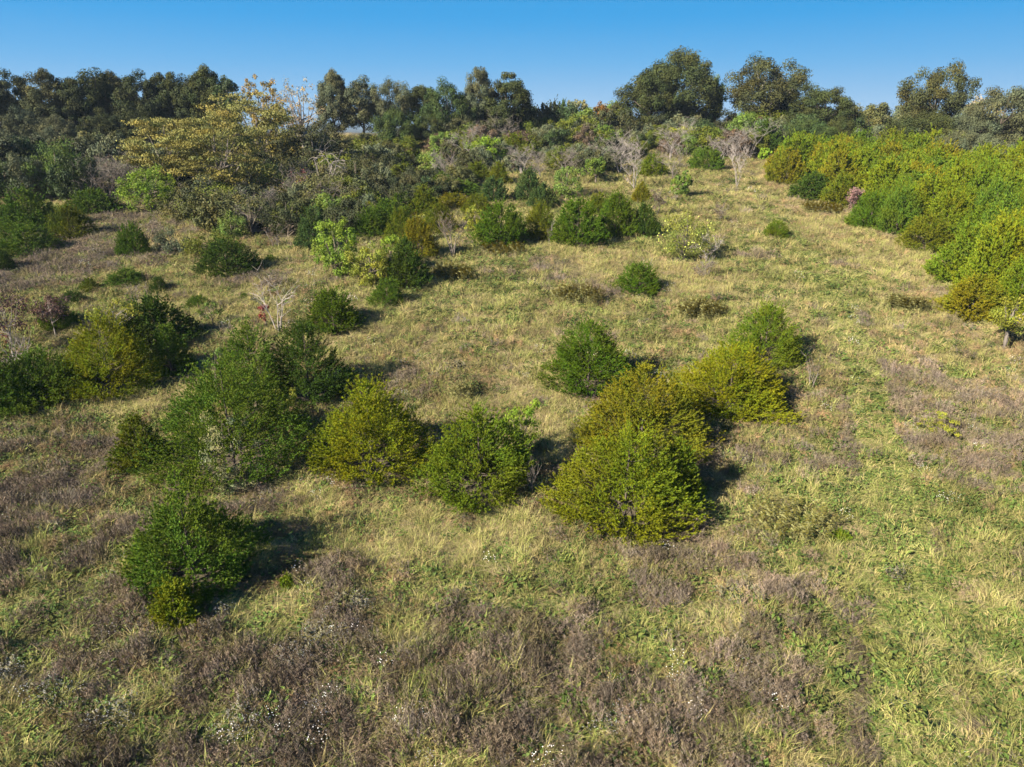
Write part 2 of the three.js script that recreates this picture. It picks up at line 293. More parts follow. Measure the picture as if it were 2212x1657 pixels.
function oak(color, x, w, yt, D, label, o = {}) {
  const s = spot(x, 0, w, yt, 0, D), n = ++serial, v = n % OAKS, slim = s.R / s.H < .40 ? 1 : s.R / s.H > .62 ? 2 : 0, RN = [7, 4.6, 7][slim], HN = [14, 14, 8.5][slim], t = thing(o.name ?? 'oak_tree', label, o.category ?? 'oak tree', s.p, (n * 1.9) % 6.28, o.group);
  const g = keep('oak' + v + (o.open ? 'o' : '') + slim, () => leafTree({ H: HN, R: RN, seed: 700 + v * 13, bole: o.open ? .30 : .12, clumps: o.open ? 84 : 110, leaves: 320, leaf: .27, clump: slim === 1 ? .25 : .20, gap: o.open ? .42 : .28, trunk: .022, flat: .9 }));
  part(t, 'trunk', g.wood, o.bark ?? barkDark); part(t, 'crown', g.crown, leafMat(color));
  t.scale.set(s.R / (RN * 1.04), s.H / (HN * 1.04), s.R / (RN * 1.04));
  AT.push([s.p.x, s.p.z, s.R * .6]);
  return t;
}
function bare(name, category, x, yb, w, yt, label, o = {}) {
  const s = spot(x, yb, w, yt, o.push ?? .2, o.D), n = ++serial, t = thing(name, label, category, s.p, (n * 2.9) % 6.28, o.group);
  const g = bareTree({ H: s.H, R: s.R, seed: n + 900, min: Math.max(.009, depthOf(s.p) / 692 * (o.thick ?? .15)), leaf: Math.max(.09, depthOf(s.p) / 692 * 1.5), ...o.g });
  part(t, o.stem ?? 'trunk', g.wood, o.bark ?? barkGrey); if (g.crown) part(t, 'crown', g.crown, mat(LEAF[o.color ?? 'brown'], .7, .2, .3));
  return t;
}

// ---------------------------------------------------------------- the land
const PATH = [[1985, 1640], [1945, 1300], [1915, 1050], [1870, 850], [1800, 640], [1735, 540], [1660, 470]].map(([a, b]) => ground(a, b));
function pathAt(x, z) {                         // distance from the middle of the old track, signed
  let best = 1e9, sign = 1;
  for (let i = 0; i < PATH.length - 1; i++) {
    const a = PATH[i], b = PATH[i + 1], ux = b.x - a.x, uz = b.z - a.z, t = clamp(((x - a.x) * ux + (z - a.z) * uz) / (ux * ux + uz * uz)), dx = x - a.x - ux * t, dz = z - a.z - uz * t, d = Math.hypot(dx, dz);
    if (d < best) { best = d; sign = ux * dz - uz * dx > 0 ? 1 : -1; }
  }
  return best * sign;
}
const PATCHES = [   // [picture x, y, reach in metres, kind]: w dead weeds, g green grass, t tan grass, s bare shade of brambles
  [1050, 1480, 3.2, 'w'], [1380, 1560, 2.6, 'w'], [1620, 1460, 2.2, 'w'], [1780, 1300, 1.7, 'w'], [1650, 1270, 1.5, 'w'], [700, 1330, 2.0, 'w'], [1240, 1330, 1.8, 'w'], [480, 1480, 2.4, 'w'], [740, 1560, 2.2, 'w'], [220, 1330, 1.4, 'w'], [150, 1240, 1.8, 'w'], [90, 1120, 1.8, 'w'], [220, 1000, 1.5, 'w'], [60, 1080, 1.6, 'w'],
  [1500, 1200, 1.6, 'w'], [1460, 1230, 1.6, 'w'], [2080, 950, 2.2, 'w'], [2190, 900, 3, 'w'], [2150, 1030, 2, 'w'], [2050, 850, 2, 'w'], [1170, 590, 2.6, 'w'], [1290, 640, 1.5, 'w'], [1800, 575, 1.8, 'w'], [150, 560, 6, 'w'], [60, 590, 5, 'w'], [260, 510, 5, 'w'], [240, 480, 5, 'w'], [800, 880, 1.5, 'w'], [900, 820, 1.2, 'w'], [560, 610, 2, 'w'], [1650, 560, 1.5, 'w'],
  [2000, 1250, 2.2, 'g'], [2050, 1450, 3, 'g'], [1930, 1130, 1.4, 'g'], [2150, 1550, 2.5, 'g'], [60, 1330, 1.8, 'g'], [1420, 1420, 1.2, 'g'], [600, 1350, 1.0, 'g'], [1000, 1230, 2.2, 'g'], [1200, 1290, 1.5, 'g'], [1000, 650, 4, 'g'], [1750, 600, 2, 'g'], [2000, 700, 3, 'g'], [1780, 620, 4, 'g'],
  [1690, 415, 5, 'p'], [1735, 452, 4, 'p'], [1790, 470, 4, 'p'], [1850, 512, 3.5, 'p'], [1910, 540, 3, 'p'], [1965, 580, 3, 'p'], [2005, 640, 2.5, 'p'], [2010, 700, 2, 'p'], [2110, 735, 2.4, 'p'], [2190, 790, 2.4, 'p'], [2190, 860, 2, 'p'], [1640, 372, 6, 'p'],
  [1150, 880, 2.2, 't'], [1200, 950, 1.6, 't'], [1480, 600, 3, 't'], [1300, 560, 4, 't'], [1920, 560, 5, 't'], [1850, 500, 5, 't'], [1990, 600, 3, 't'], [1640, 360, 6, 't'], [1700, 430, 6, 't'], [380, 860, 2, 't'], [320, 870, 2, 't'], [900, 1180, 2, 't'], [1100, 1150, 1.5, 't'], [1600, 480, 6, 't'], [1250, 420, 6, 't'],
].map(([a, b, r, k]) => [ground(a, b), r, k]);
function meadow(x, z) {                         // shares of dead weeds, green grass and tan grass
  const d = -z, n1 = fbm(x / 3.4 + 3, z / 3.4 + 3, 21), n2 = fbm(x / 9 + 7, z / 9 + 7, 33), n3 = fbm(x / 1.3, z / 1.3, 44);
  let w = .80 * smooth(n1 * .55 + n3 * .45 + (n2 - .5) * .4, .40, .66) * lerp(1, .20, smooth(d, 19, 30)), g = .30 + .5 * (n2 - .45) + .35 * (n3 - .5), t = .34 + .6 * (.5 - n2) + .4 * (n1 - .5) + .12 * smooth(d, 20, 40);
  let pw = smooth(w, .3, .7); w = Math.max(w, lerp(.38, .16, smooth(d, 24, 45)) * (.6 + .8 * n3));
  w *= 1 - .55 * smooth(x - d * .18, 2.5, 6) * (1 - smooth(d, 20, 26));
  g += .35 * smooth(x - d * .18, 2.5, 6) * (1 - smooth(d, 20, 26));
  for (const [p, r, k] of PATCHES) {
    const q = Math.hypot(x - p.x, (z - p.z)) / r; if (q > 1.6) continue;
    const m = smooth(1.35 + (n3 - .5) * 2.4 + (n1 - .5) * 1.2 - q, 0, .9);
    if (k === 'w') { w = lerp(w, d > 25 ? .46 : .60, m * .8); pw = Math.max(pw, m); g *= 1 - .15 * m; t *= 1 - .2 * m; } else if (k === 'g') { g = lerp(g, .95, m * .7); w *= 1 - .8 * m; } else if (k === 'p') { t = lerp(t, .7, m * .8); w = lerp(w, .9, m * .8); g *= 1 - .75 * m; pw *= 1 - m; } else { t = lerp(t, 1, m * .75); w *= 1 - .7 * m; g *= 1 - .5 * m; }
  }
  const pa = Math.abs(pathAt(x, z)); let rut = 0, lush = 0;
  if (pa < 1.7) { const m = Math.max(smooth(.40 - Math.abs(pa - .6), 0, .2), .45 * smooth(1.0 - pa, 0, .4)); w *= 1 - .9 * m; t *= 1 - .4 * m; g = lerp(g, 1.1, m * .8); lush = m; rut = smooth(.30 - Math.abs(pa - 1.15), 0, .22) * smooth(n1 * .5 + n3 * .5, .40, .58) * (1 - .6 * smooth(d, 25, 45)); }
  return [w, clamp(g, .03), clamp(t, .03), rut, pw, lush];
}
{
  const xs = [], zs = []; 
  for (let i = 0; i <= 230; i++) { const t = i / 230 * 2 - 1; xs.push(75 * t + 675 * Math.pow(Math.abs(t), 5) * Math.sign(t)); }
  for (let i = 0; i <= 260; i++) { const t = i / 260; zs.push(30 - 160 * t - 720 * Math.pow(t, 6)); }
  const nx = xs.length, nz = zs.length, p = new Float32Array(nx * nz * 3), c = new Float32Array(nx * nz * 3), uv = new Float32Array(nx * nz * 2), idx = [];
  for (let j = 0; j < nz; j++) for (let i = 0; i < nx; i++) {
    const o = j * nx + i, x = xs[i], z = zs[j]; p.set([x, land(x, z), z], o * 3); uv.set([x / 6, z / 6], o * 2);
    const [w, g, t] = Math.abs(x) < 120 && z > -140 ? meadow(x, z) : [.1, .4, .5], s = w + g + t;
    c.set([0, 1, 2].map((q) => ([.105, .080, .062][q] * w + [.085, .100, .032][q] * g + [.165, .135, .070][q] * t) / s), o * 3);
    if (i && j) idx.push(o - nx - 1, o, o - 1, o - nx - 1, o - nx, o);
  }
  const g = new THREE.BufferGeometry();
  g.setAttribute('position', new THREE.BufferAttribute(p, 3)); g.setAttribute('color', new THREE.BufferAttribute(c, 3)); g.setAttribute('uv', new THREE.BufferAttribute(uv, 2)); g.setIndex(idx); g.computeVertexNormals();
  const S = 512, tex = new Uint8Array(S * S * 4), bump = new Uint8Array(S * S * 4);
  const wrapn = (x, y, f, s) => { const u = x / S * f, v = y / S * f, a = vnoise(u, v, s), b = vnoise(u - f, v, s), q = u / f; const c2 = vnoise(u, v - f, s), d2 = vnoise(u - f, v - f, s), k = v / f; return lerp(lerp(a, b, q), lerp(c2, d2, q), k); };
  for (let y = 0; y < S; y++) for (let x = 0; x < S; x++) {
    const n = .4 * wrapn(x, y, 24, 1) + .35 * wrapn(x, y, 90, 2) + .25 * hash2(x, y, 3), o = (y * S + x) * 4, v = clamp(.25 + n * 1.1);
    tex.set([255 * v, 255 * v * (.94 + .06 * n), 255 * v * .95, 255], o); bump.set([255 * n, 255 * n, 255 * n, 255], o);
  }
  const T = (d) => { const t = new THREE.DataTexture(d, S, S); t.wrapS = t.wrapT = THREE.RepeatWrapping; t.magFilter = THREE.LinearFilter; t.needsUpdate = true; return t; };
  const map = T(tex); map.colorSpace = THREE.SRGBColorSpace;
  const m = new THREE.Mesh(g, new THREE.MeshStandardMaterial({ color: 0xffffff, vertexColors: true, roughness: .95, map, bumpMap: T(bump), bumpScale: .05 }));
  m.name = 'ground'; m.receiveShadow = m.castShadow = true; tag(m, 'rolling meadow ground rising to a wooded crest', null, null, 'structure'); scene.add(m);
}

// ---------------------------------------------------------------- the trees and shrubs
// near cedars in the open slope
cedar('green', 430, 1318, 285, 1004, 'feathery bright green cedar with a tall bare leader, nearest to the front corner', { lead: .75, pointed: .85, ragged: .3 });
cedar('yellowgreen', 390, 1382, 108, 1262, 'small bushy yellow-green cedar tucked in front of the feathery leader-topped cedar', { lead: .12 });
cedar('green', 515, 1062, 320, 775, 'broad deep green cedar draped with pale grey-green vine leaves', { ragged: .34 });
cedar('green', 558, 905, 140, 692, 'narrow green cedar behind the vine-draped cedar, in front of the grey dead tree', { pointed: .6 });
cedar('dark', 672, 892, 168, 690, 'dark green spreading cedar beside the narrow one, its shadow on the grass', { ragged: .34 });
cedar('olive', 312, 1032, 108, 895, 'brownish olive cedar at the outer side of the vine-draped cedar');
cedar('gold', 808, 1066, 258, 826, 'golden-tipped cedar with drooping sprays, standing alone between two green cedars', { ragged: .36 });
cedar('bright', 1035, 1115, 232, 878, 'round green cedar sharing its spot with a leafy yellow-green sapling', { ragged: .3 });
cedar('yellowgreen', 1345, 1192, 295, 930, 'big yellow-green cedar in front of the bronze one, lowest of the central cluster', { ragged: .28 });
cedar('bright', 1455, 1120, 108, 948, 'slim dark-edged green cedar hugging the big yellow-green cedar', { pointed: .9 });
cedar('bronze', 1378, 1030, 265, 788, 'bronze-brown cedar with pale ragged shoots, between dark and yellow-green neighbours', { ragged: .4, lead: .15 });
cedar('deep', 1268, 872, 182, 694, 'dense dark olive-green cedar behind the bronze cedar, with open grass behind', { ragged: .26 });
cedar('gold', 1568, 932, 248, 750, 'wide yellow-gold cedar with a dark shaded foot, next to the bronze cedar', { ragged: .34 });
cedar('bright', 1645, 812, 155, 660, 'fresh green cedar standing behind the wide yellow-gold cedar', { ragged: .28 });
// scattered on the open slope
cedar('deep', 1379, 646, 96, 570, 'lone round green cedar on the open slope with a twig sticking from its top');
cedar('bright', 1673, 521, 54, 477, 'tiny lone green cedar near the grassy track');
cedar('deep', 723, 732, 116, 626, 'round dark green cedar casting a long shadow, uphill of the dead grey tree');
cedar('green', 838, 672, 78, 602, 'small upright green cedar in front of the lime-coloured tree');
cedar('dark', 880, 634, 92, 515, 'dark cedar shaded behind the lime and yellow bushes');
cedar('dark', 494, 607, 118, 517, 'lone wide dark green cedar on the slope below the brush');
cedar('deep', 293, 563, 70, 483, 'green cedar at the end of the purple weed patch, next to the pale brush');
cedar('olive', 158, 527, 92, 442, 'olive cedar standing alone in the purple weeds');
cedar('green', 205, 470, 98, 408, 'rounded green cedar just behind the lone olive cedar');
cedar('green', 72, 512, 134, 406, 'tall pale green cedar in the corner group below the oak wood');
cedar('green', 63, 562, 124, 484, 'broad low green cedar with a long shadow over purple weeds');
cedar('dark', 5, 600, 60, 535, 'dark cedar cut by the frame edge beside purple weeds');
cedar('dark', 12, 512, 58, 445, 'dark cedar behind the broad low green cedar, at the frame edge');
cedar('olive', 197, 640, 46, 600, 'small squat olive cedar in the weeds above the yellow-leaved vine');
cedar('green', 278, 628, 94, 580, 'low spreading green cedar with dry brown twigs in front');
cedar('dark', 346, 640, 38, 597, 'small dark cedar beside the low spreading one');
cedar('green', 430, 676, 54, 638, 'small green cedar next to a thin leafy sapling');
cedar('green', 392, 620, 26, 606, 'tiny green cedar seedling in pale grass above the thin sapling');
cedar('green', 528, 652, 26, 633, 'tiny green cedar seedling in pale grass below the lone wide cedar');
cedar('deep', 128, 722, 74, 642, 'green cedar behind the golden-brown cedar, near the purple sumac');
cedar('dark', 160, 668, 50, 628, 'dark cedar at the edge of the purple sumac');
cedar('green', 586, 572, 26, 550, 'small green cedar on the lip of the dark brush');
cedar('gold', 247, 876, 200, 682, 'golden-brown cedar, widest in the shaded group above the mown strip', { ragged: .4 });
cedar('dark', 345, 775, 168, 638, 'dark cedar behind the golden-brown cedar, under the yellow-leaved vine', { ragged: .36 });
cedar('green', 375, 826, 104, 702, 'pointed green cedar at the outer end of the shaded group', { pointed: .95, lead: .1 });
cedar('green', 98, 894, 200, 758, 'green cedar with upright plumes beside the golden-brown cedar', { ragged: .4 });
cedar('green', 10, 915, 140, 750, 'green cedar cut by the frame edge beneath the bare sumac', { ragged: .34 });
cedar('bright', 625, 1282, 24, 1266, 'bright green cedar seedling in front of the long cedar shadow');
cedar('bright', 1812, 1180, 18, 1168, 'faint green cedar seedling in the weedy grass');
// the band of cedars across the slope
cedar('blue', 680, 548, 78, 447, 'blue-green cedar behind the lime-coloured tree, against dark brush', { name: 'cedar_tree' });
cedar('olive', 779, 472, 68, 410, 'dark olive cedar between the brush and the cedar band');
cedar('green', 838, 512, 106, 432, 'wide green cedar at the lower end of the cedar band');
cedar('bronze', 905, 566, 84, 470, 'bronze-olive cedar below the green end of the cedar band');
cedar('olive', 868, 540, 70, 450, 'olive cedar sandwiched between the green and bronze ones of the band');
cedar('olive', 917, 475, 64, 400, 'pointed olive cedar rising from the middle of the band');
cedar('bronze', 980, 458, 76, 418, 'low bronze-green cedar behind the leafless brown tree');
cedar('green', 992, 430, 90, 388, 'wide green cedar uphill of the low bronze-green one');
cedar('blue', 1066, 446, 62, 382, 'spiky blue-grey cedar in the upper band');
cedar('olive', 1030, 400, 58, 350, 'olive cedar above the spiky blue-grey one');
cedar('olive', 1077, 404, 50, 350, 'dark olive cedar at the grassy gap above the blue-grey one');
cedar('bright', 855, 384, 64, 335, 'glossy bright green cedar in a clearing below the oaks');
cedar('deep', 1080, 548, 120, 440, 'big dark green cedar next to the leafless brown tree', { ragged: .3 });
cedar('olive', 1165, 528, 72, 440, 'olive-brown cedar between two big dark green ones');
cedar('blue', 1142, 442, 60, 366, 'tall blue-green cedar uphill of its rounder twin');
cedar('blue', 1172, 458, 70, 396, 'rounded blue-green cedar in front of its taller twin');
cedar('deep', 1246, 540, 108, 430, 'rich dark green cedar with a straight front edge on the grass');
cedar('olive', 1292, 470, 52, 416, 'olive cedar wedged behind the rich dark green one');
cedar('deep', 1330, 522, 88, 416, 'tall mid-green cedar in the front row of the band');
cedar('dark', 1388, 520, 68, 440, 'grey-green cedar ending the front row beside the apple tree');
cedar('bronze', 1384, 442, 42, 394, 'small bronze cedar behind the front row, next to bare twigs');
cedar('bright', 1408, 388, 54, 334, 'bright green cedar under the bare grey trees near the crest');
cedar('green', 1525, 374, 68, 318, 'round green cedar near the crest with bare branches beside it');
cedar('olive', 1320, 374, 38, 322, 'thin olive cedar near the crest beside a small leafy tree');
cedar('dark', 1648, 338, 64, 258, 'dark cedar below the tall pale-trunked oak');
cedar('olive', 1718, 345, 60, 300, 'olive cedar at the top end of the belt under the oaks');
cedar('olive', 1110, 348, 60, 290, 'olive cedar in front of the tall middle oaks');
cedar('forest', 1136, 0, 60, 224, 'nearly black cedar beside the tall middle oaks', { D: 116 });
cedar('oakbrown', 1170, 0, 70, 226, 'brownish spired cedar on the skyline', { D: 118 });
cedar('forest', 1196, 0, 50, 220, 'slim dark spired cedar on the skyline beside the brownish one', { D: 119 });
cedar('blue', 1214, 0, 48, 218, 'slim blue-green spired cedar on the skyline', { D: 119 });
cedar('forest', 1556, 0, 44, 268, 'low dark cedar between the two great oaks', { D: 116 });
cedar('green', 800, 520, 84, 450, 'green cedar starting the cedar band above the yellow bushes');
cedar('olive', 950, 510, 70, 440, 'olive cedar in the thick of the band uphill of the bronze-olive one');
cedar('green', 870, 470, 70, 415, 'mid-green cedar behind the wide green end of the band');
cedar('deep', 955, 420, 60, 372, 'deep green cedar at the shaded upper side of the band');
cedar('olive', 1030, 470, 60, 420, 'olive cedar between the spiky blue-grey cedar and the big dark green one');
// the belt of cedars along the slope
const belt = 'cedars of the dense belt';
cedar('bronze', 1695, 404, 76, 322, 'bronze-green cedar at the far end of the belt', { group: belt });
cedar('dark', 1748, 440, 86, 372, 'dark green cedar projecting from the belt beyond the pink bush', { group: belt });
cedar('olive', 1812, 452, 76, 372, 'olive-brown cedar right behind the pink bush', { group: belt });
cedar('olive', 1815, 454, 24, 436, 'small low cedar at the foot of the pink bush', { group: belt });
cedar('deep', 1876, 502, 84, 416, 'deep green cedar at the belt edge nearest the pink bush on the downhill side', { group: belt });
cedar('green', 1932, 514, 84, 402, 'blue-tinged green cedar on the belt edge after the deep green one', { group: belt });
cedar('olive', 1995, 552, 112, 465, 'grey-olive low cedar spreading out of the belt edge', { group: belt });
cedar('bright', 2085, 628, 150, 482, 'large fresh green cedar bulging from the belt edge', { group: belt });
cedar('bronze', 2090, 706, 138, 592, 'orange-gold cedar at the lower end of the belt', { group: belt });
cedar('bright', 2190, 690, 110, 560, 'green cedar behind the small yellow tree', { group: belt });
cedar('bright', 2180, 610, 110, 470, 'yellow-tipped cedar behind the large fresh green one', { group: belt });
{
  const r = rng(4242), edge = [[1690, 398], [1752, 432], [1812, 445], [1876, 494], [1932, 506], [1996, 544], [2040, 600], [2035, 640], [2150, 700]].map(([a, b]) => ground(a, b)).sort((a, b) => b.z - a.z), kinds = ['yellowgreen', 'bright', 'yellowgreen', 'bright', 'olive', 'yellowgreen', 'bright', 'bronze', 'green', 'bright'];
  const say = { yellowgreen: 'yellow-green', bright: 'fresh green', olive: 'olive', bronze: 'bronze-tinged', green: 'plain green' };
  for (let z = -36; z > -97; z -= 2.9) for (let x = 24; x < 76; x += 2.8) {
    const px = x + (r() - .5) * 1.5, pz = z + (r() - .5) * 1.5, k = edge.findIndex((e) => e.z < pz), b = edge[Math.max(1, k < 0 ? edge.length - 1 : k)], a = edge[Math.max(1, k < 0 ? edge.length - 1 : k) - 1], lim = k === 0 ? edge[0].x : lerp(a.x, b.x, clamp((pz - a.z) / (b.z - a.z)));
    const d = -pz, c = kinds[Math.floor(r() * kinds.length)], R = 1.75 + r() * .75, h = 3.1 + r() * 1.7;
    if (px < lim + 2.3 || px > d * .735 + 2.5 || d > 96 || (px > d * .60 && d > 84) || AT.some((q) => Math.hypot(q[0] - px, q[1] - pz) < 1.7)) continue;
    const p = new THREE.Vector3(px, land(px, pz), pz);
    cedarAt(p, R, h, c, say[c] + ' cedar crowded inside the dense belt', { group: say[c] + ' cedars inside the belt' });
  }
}
// leafy bushes and small trees
leafy('leafy_tree', 'tree', 'lime', 731, 614, 104, 464, 'bright lime-green broad-leaved tree at the lower end of the cedar band', { leaf: .13, through: .35, g: { bole: .06, clumps: 110, leaves: 50, clump: .19, gap: .2 } });
leafy('leafy_bush', 'bush', 'limeyellow', 800, 628, 104, 520, 'yellow and lime leafy bush in front of the dark shaded cedar', { leaf: .13, through: .35, g: { bole: .05, clumps: 80, leaves: 44, clump: .19, gap: .3 } });
leafy('leafy_bush', 'bush', 'lime', 848, 600, 70, 500, 'green and yellow leafy bush between the lime tree and the dark cedar', { leaf: .13, through: .35, g: { bole: .05, clumps: 36, leaves: 60, clump: .28, gap: .3 } });
leafy('sapling', 'sapling', 'lime', 1128, 1010, 92, 862, 'yellow-green leafy sapling growing out of the round green cedar', { leaf: .085, through: .35, push: .4, bark: barkGrey, g: { bole: .30, clumps: 34, leaves: 60, clump: .26, gap: .3, trunk: .012 } });
bare('twig_bush', 'bush', 1150, 1082, 84, 985, 'leafless grey twigs at the foot of the yellow-green sapling', { g: { stems: 5, level: 2, spread: .8 } });
leafy('vine', 'vine', 'pale', 500, 1052, 130, 872, 'pale grey-green vine leaves draped over the broad deep green cedar', { leaf: .06, push: .0, g: { bole: .02, clumps: 50, leaves: 46, clump: .2, gap: .4, trunk: .006 } });
leafy('vine', 'vine', 'pale', 520, 1068, 110, 1010, 'pale grey-green leaves trailing at the foot of the vine-draped cedar', { leaf: .06, push: .2, g: { bole: .02, clumps: 26, leaves: 36, clump: .2, gap: .4, trunk: .006 } });
leafy('sapling', 'sapling', 'leafgreen', 465, 850, 64, 742, 'thin leafy sapling leaning out of the top of the vine-draped cedar', { leaf: .08, through: .3, push: 0, g: { bole: .3, clumps: 22, leaves: 40, clump: .24, gap: .4, trunk: .012, lean: -.3 } });
leafy('sapling', 'sapling', 'limeyellow', 622, 935, 76, 832, 'yellow-green sapling with long leaves under the dark spreading cedar', { leaf: .10, through: .35, push: 0, g: { bole: .2, clumps: 18, leaves: 36, clump: .26, gap: .4, trunk: .012 } });
leafy('vine', 'vine', 'limeyellow', 262, 790, 104, 640, 'pale yellow-leaved vine climbing over the golden-brown cedar', { leaf: .10, push: .7, through: .35, bark: barkPale, g: { bole: .62, clumps: 30, leaves: 34, clump: .2, gap: .42, trunk: .012 } });
leafy('sapling', 'sapling', 'leafgreen', 462, 712, 52, 645, 'thin leafy sapling with a bare stem on the pale grass', { leaf: .08, g: { bole: .35, clumps: 18, leaves: 30, clump: .26, gap: .4, trunk: .016 } });
leafy('leafy_bush', 'bush', 'limeyellow', 100, 905, 120, 868, 'low yellow-green bush at the foot of the shaded cedar group', { leaf: .08, g: { bole: .02, clumps: 18, leaves: 30, clump: .2, gap: .3, trunk: .01 } });
leafy('sapling', 'sapling', 'limeyellow', 2028, 962, 92, 884, 'lone yellow-green sapling low in the weedy grass', { leaf: .07, through: .3, g: { bole: .08, clumps: 34, leaves: 22, clump: .2, gap: .4, trunk: .012, flat: .4 } });
leafy('small_tree', 'tree', 'limeyellow', 2166, 757, 96, 632, 'small yellow-leaved tree with a bare trunk below the cedar belt', { leaf: .11, through: .35, push: 0, bark: barkGrey, g: { bole: .42, clumps: 34, leaves: 44, clump: .26, gap: .3, trunk: .03, lean: .35 } });
{
  const t = leafy('apple_tree', 'apple tree', 'apple', 1476, 574, 128, 448, 'apple tree hung with yellow apples beside a white-branched bare tree', { leaf: .10, bark: barkGrey, g: { bole: .05, clumps: 56, leaves: 52, clump: .24, gap: .34, trunk: .02 } });
  const s = new Soup(4000), r = rng(31), { R, H: h } = t.spotted, base = new THREE.IcosahedronGeometry(.055, 1).attributes.position.array;
  for (let k = 0; k < 60; k++) { const a = r() * 6.28, z = r() * 1.7 - .8, q = Math.sqrt(Math.max(0, 1 - z * z)), x = Math.cos(a) * q * R * .92, y = h * .5 + z * h * .42, zz = Math.sin(a) * q * R * .92, v = .8 + .4 * r(); for (let i = 0; i < base.length; i += 9) s.tri(base[i] + x, base[i + 1] + y, base[i + 2] + zz, base[i + 3] + x, base[i + 4] + y, base[i + 5] + zz, base[i + 6] + x, base[i + 7] + y, base[i + 8] + zz, v, v, v); }
  part(t, 'fruit', s.geometry(), mat([.34, .37, .08], .4)).userData = { kind: 'stuff' };
  delete t.spotted;
}
bare('bare_tree', 'bare tree', 1526, 572, 92, 488, 'white-branched bare tree spreading beside the apple tree', { bark: barkWhite, thick: .28, g: { stems: 3, level: 3, spread: .75, up: .05 } });
bare('bare_shrub', 'shrub', 1521, 603, 64, 556, 'small grey leafless shrub in front of the white-branched bare tree', { few: 0, g: { stems: 4, level: 3, few: .15 } });
bare('bare_sapling', 'sapling', 1388, 600, 60, 548, 'bare twiggy sapling growing through the lone round cedar', { push: .8, g: { stems: 2, level: 2 } });
bare('dead_tree', 'dead tree', 606, 742, 150, 560, 'dead grey tree with a red-leaved vine among the cedars', { bark: barkWhite, thick: .25, push: .5, g: { stems: 3, level: 3, spread: .9, up: .02 } });
leafy('vine', 'vine', 'red', 578, 720, 24, 640, 'crimson vine leaves hanging on the dead grey tree', { leaf: .07, push: .5, g: { bole: .35, clumps: 12, leaves: 24, clump: .4, gap: .2, trunk: .01 } });
leafy('sumac_thicket', 'sumac', 'sumac', 36, 800, 150, 612, 'tall purple-brown sumac thicket with drooping leaves and grey stems', { leaf: .11, push: .5, bark: barkWhite, g: { bole: .42, clumps: 70, leaves: 26, clump: .2, gap: .3, trunk: .008, droop: .8 } });
leafy('sumac_thicket', 'sumac', 'sumac', 122, 735, 84, 628, 'smaller purple-brown sumac clump next to the tall thicket', { leaf: .11, push: .5, bark: barkWhite, g: { bole: .4, clumps: 40, leaves: 26, clump: .24, gap: .3, trunk: .01, droop: .8 } });
bare('bare_shrub', 'shrub', 60, 850, 130, 700, 'grey leafless stems under the tall sumac thicket', { bark: barkWhite, push: .3, g: { stems: 7, level: 2, spread: .6 } });
leafy('vine', 'vine', 'red', 6, 760, 30, 700, 'small red-leaved vine at the foot of the tall sumac thicket', { leaf: .07, g: { bole: .05, clumps: 10, leaves: 20, clump: .35, gap: .2, trunk: .01 } });
bare('dry_branches', 'branch', 300, 655, 90, 610, 'dry brown twigs lying before the low spreading cedar', { color: 'brown', g: { stems: 5, level: 2, few: .5 } });
leafy('brush', 'bush', 'greygreen', 373, 558, 78, 500, 'grey-olive brush next to the green cedar at the weed patch', { leaf: .08, g: { bole: .02, clumps: 34, leaves: 56, clump: .26, gap: .25 } });
leafy('brush', 'bush', 'olive', 455, 562, 110, 500, 'yellowish green brush behind the lone wide dark cedar', { leaf: .08, g: { bole: .02, clumps: 40, leaves: 56, clump: .26, gap: .25 } });
leafy('brush', 'bush', 'leafgreen', 505, 528, 80, 455, 'mid-green leafy brush in front of the dark understory', { leaf: .09, g: { bole: .05, clumps: 36, leaves: 56, clump: .26, gap: .3 } });
bare('bare_shrub', 'shrub', 598, 540, 70, 482, 'brown leafless shrub on the lip of the dark brush', { color: 'brown', g: { stems: 4, level: 2, few: .7 } });
bare('bare_shrub', 'shrub', 590, 630, 62, 590, 'grey-brown leafless shrub in the pale grass above the dead grey tree', { color: 'brown', g: { stems: 5, level: 2, few: .4 } });
// the brush below the locusts
const U = (x, yb, w, yt, c, label, o = {}) => leafy('brush', 'bush', c, x, yb, w, yt, label, { leaf: .10, through: 0, ...o, g: { bole: .03, clumps: 46, leaves: 62, clump: .26, gap: .28, ...(o.g ?? {}) } });
U(470, 500, 130, 395, 'olive', 'olive brush under the near side of the locust trees');
U(545, 520, 130, 415, 'brush', 'dark olive brush beside the red-leaved shrub');
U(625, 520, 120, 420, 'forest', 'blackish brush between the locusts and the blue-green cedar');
U(700, 480, 130, 375, 'brush', 'dark brush under the arching grey branch');
U(770, 430, 120, 330, 'oakbrown', 'brown brush below the grey-green oaks');
U(650, 430, 130, 330, 'brush', 'brown-green brush behind the red-leaved shrub');
U(560, 440, 150, 340, 'locust', 'yellowish brush at the middle of the locust group');
U(800, 360, 90, 290, 'olive', 'pale olive brush below the open grey-green oaks');
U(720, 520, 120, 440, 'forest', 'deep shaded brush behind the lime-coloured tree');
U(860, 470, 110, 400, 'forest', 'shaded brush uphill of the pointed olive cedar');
U(400, 480, 110, 400, 'brush', 'mottled brush next to the lime bush', {});
U(930, 380, 70, 330, 'leafgreen', 'light green brush beside the glossy cedar clearing');
leafy('red_shrub', 'shrub', 'red', 642, 440, 62, 366, 'burgundy-red leafy shrub in the dark brush', { leaf: .09, push: -.6, g: { bole: .2, clumps: 22, leaves: 30, clump: .28, gap: .4 } });
bare('arching_tree', 'bare tree', 705, 440, 130, 300, 'bare tree with pale arching branches over the dark brush', { bark: barkPale, push: 0, g: { stems: 3, level: 3, spread: 1.0, up: -.12 } });
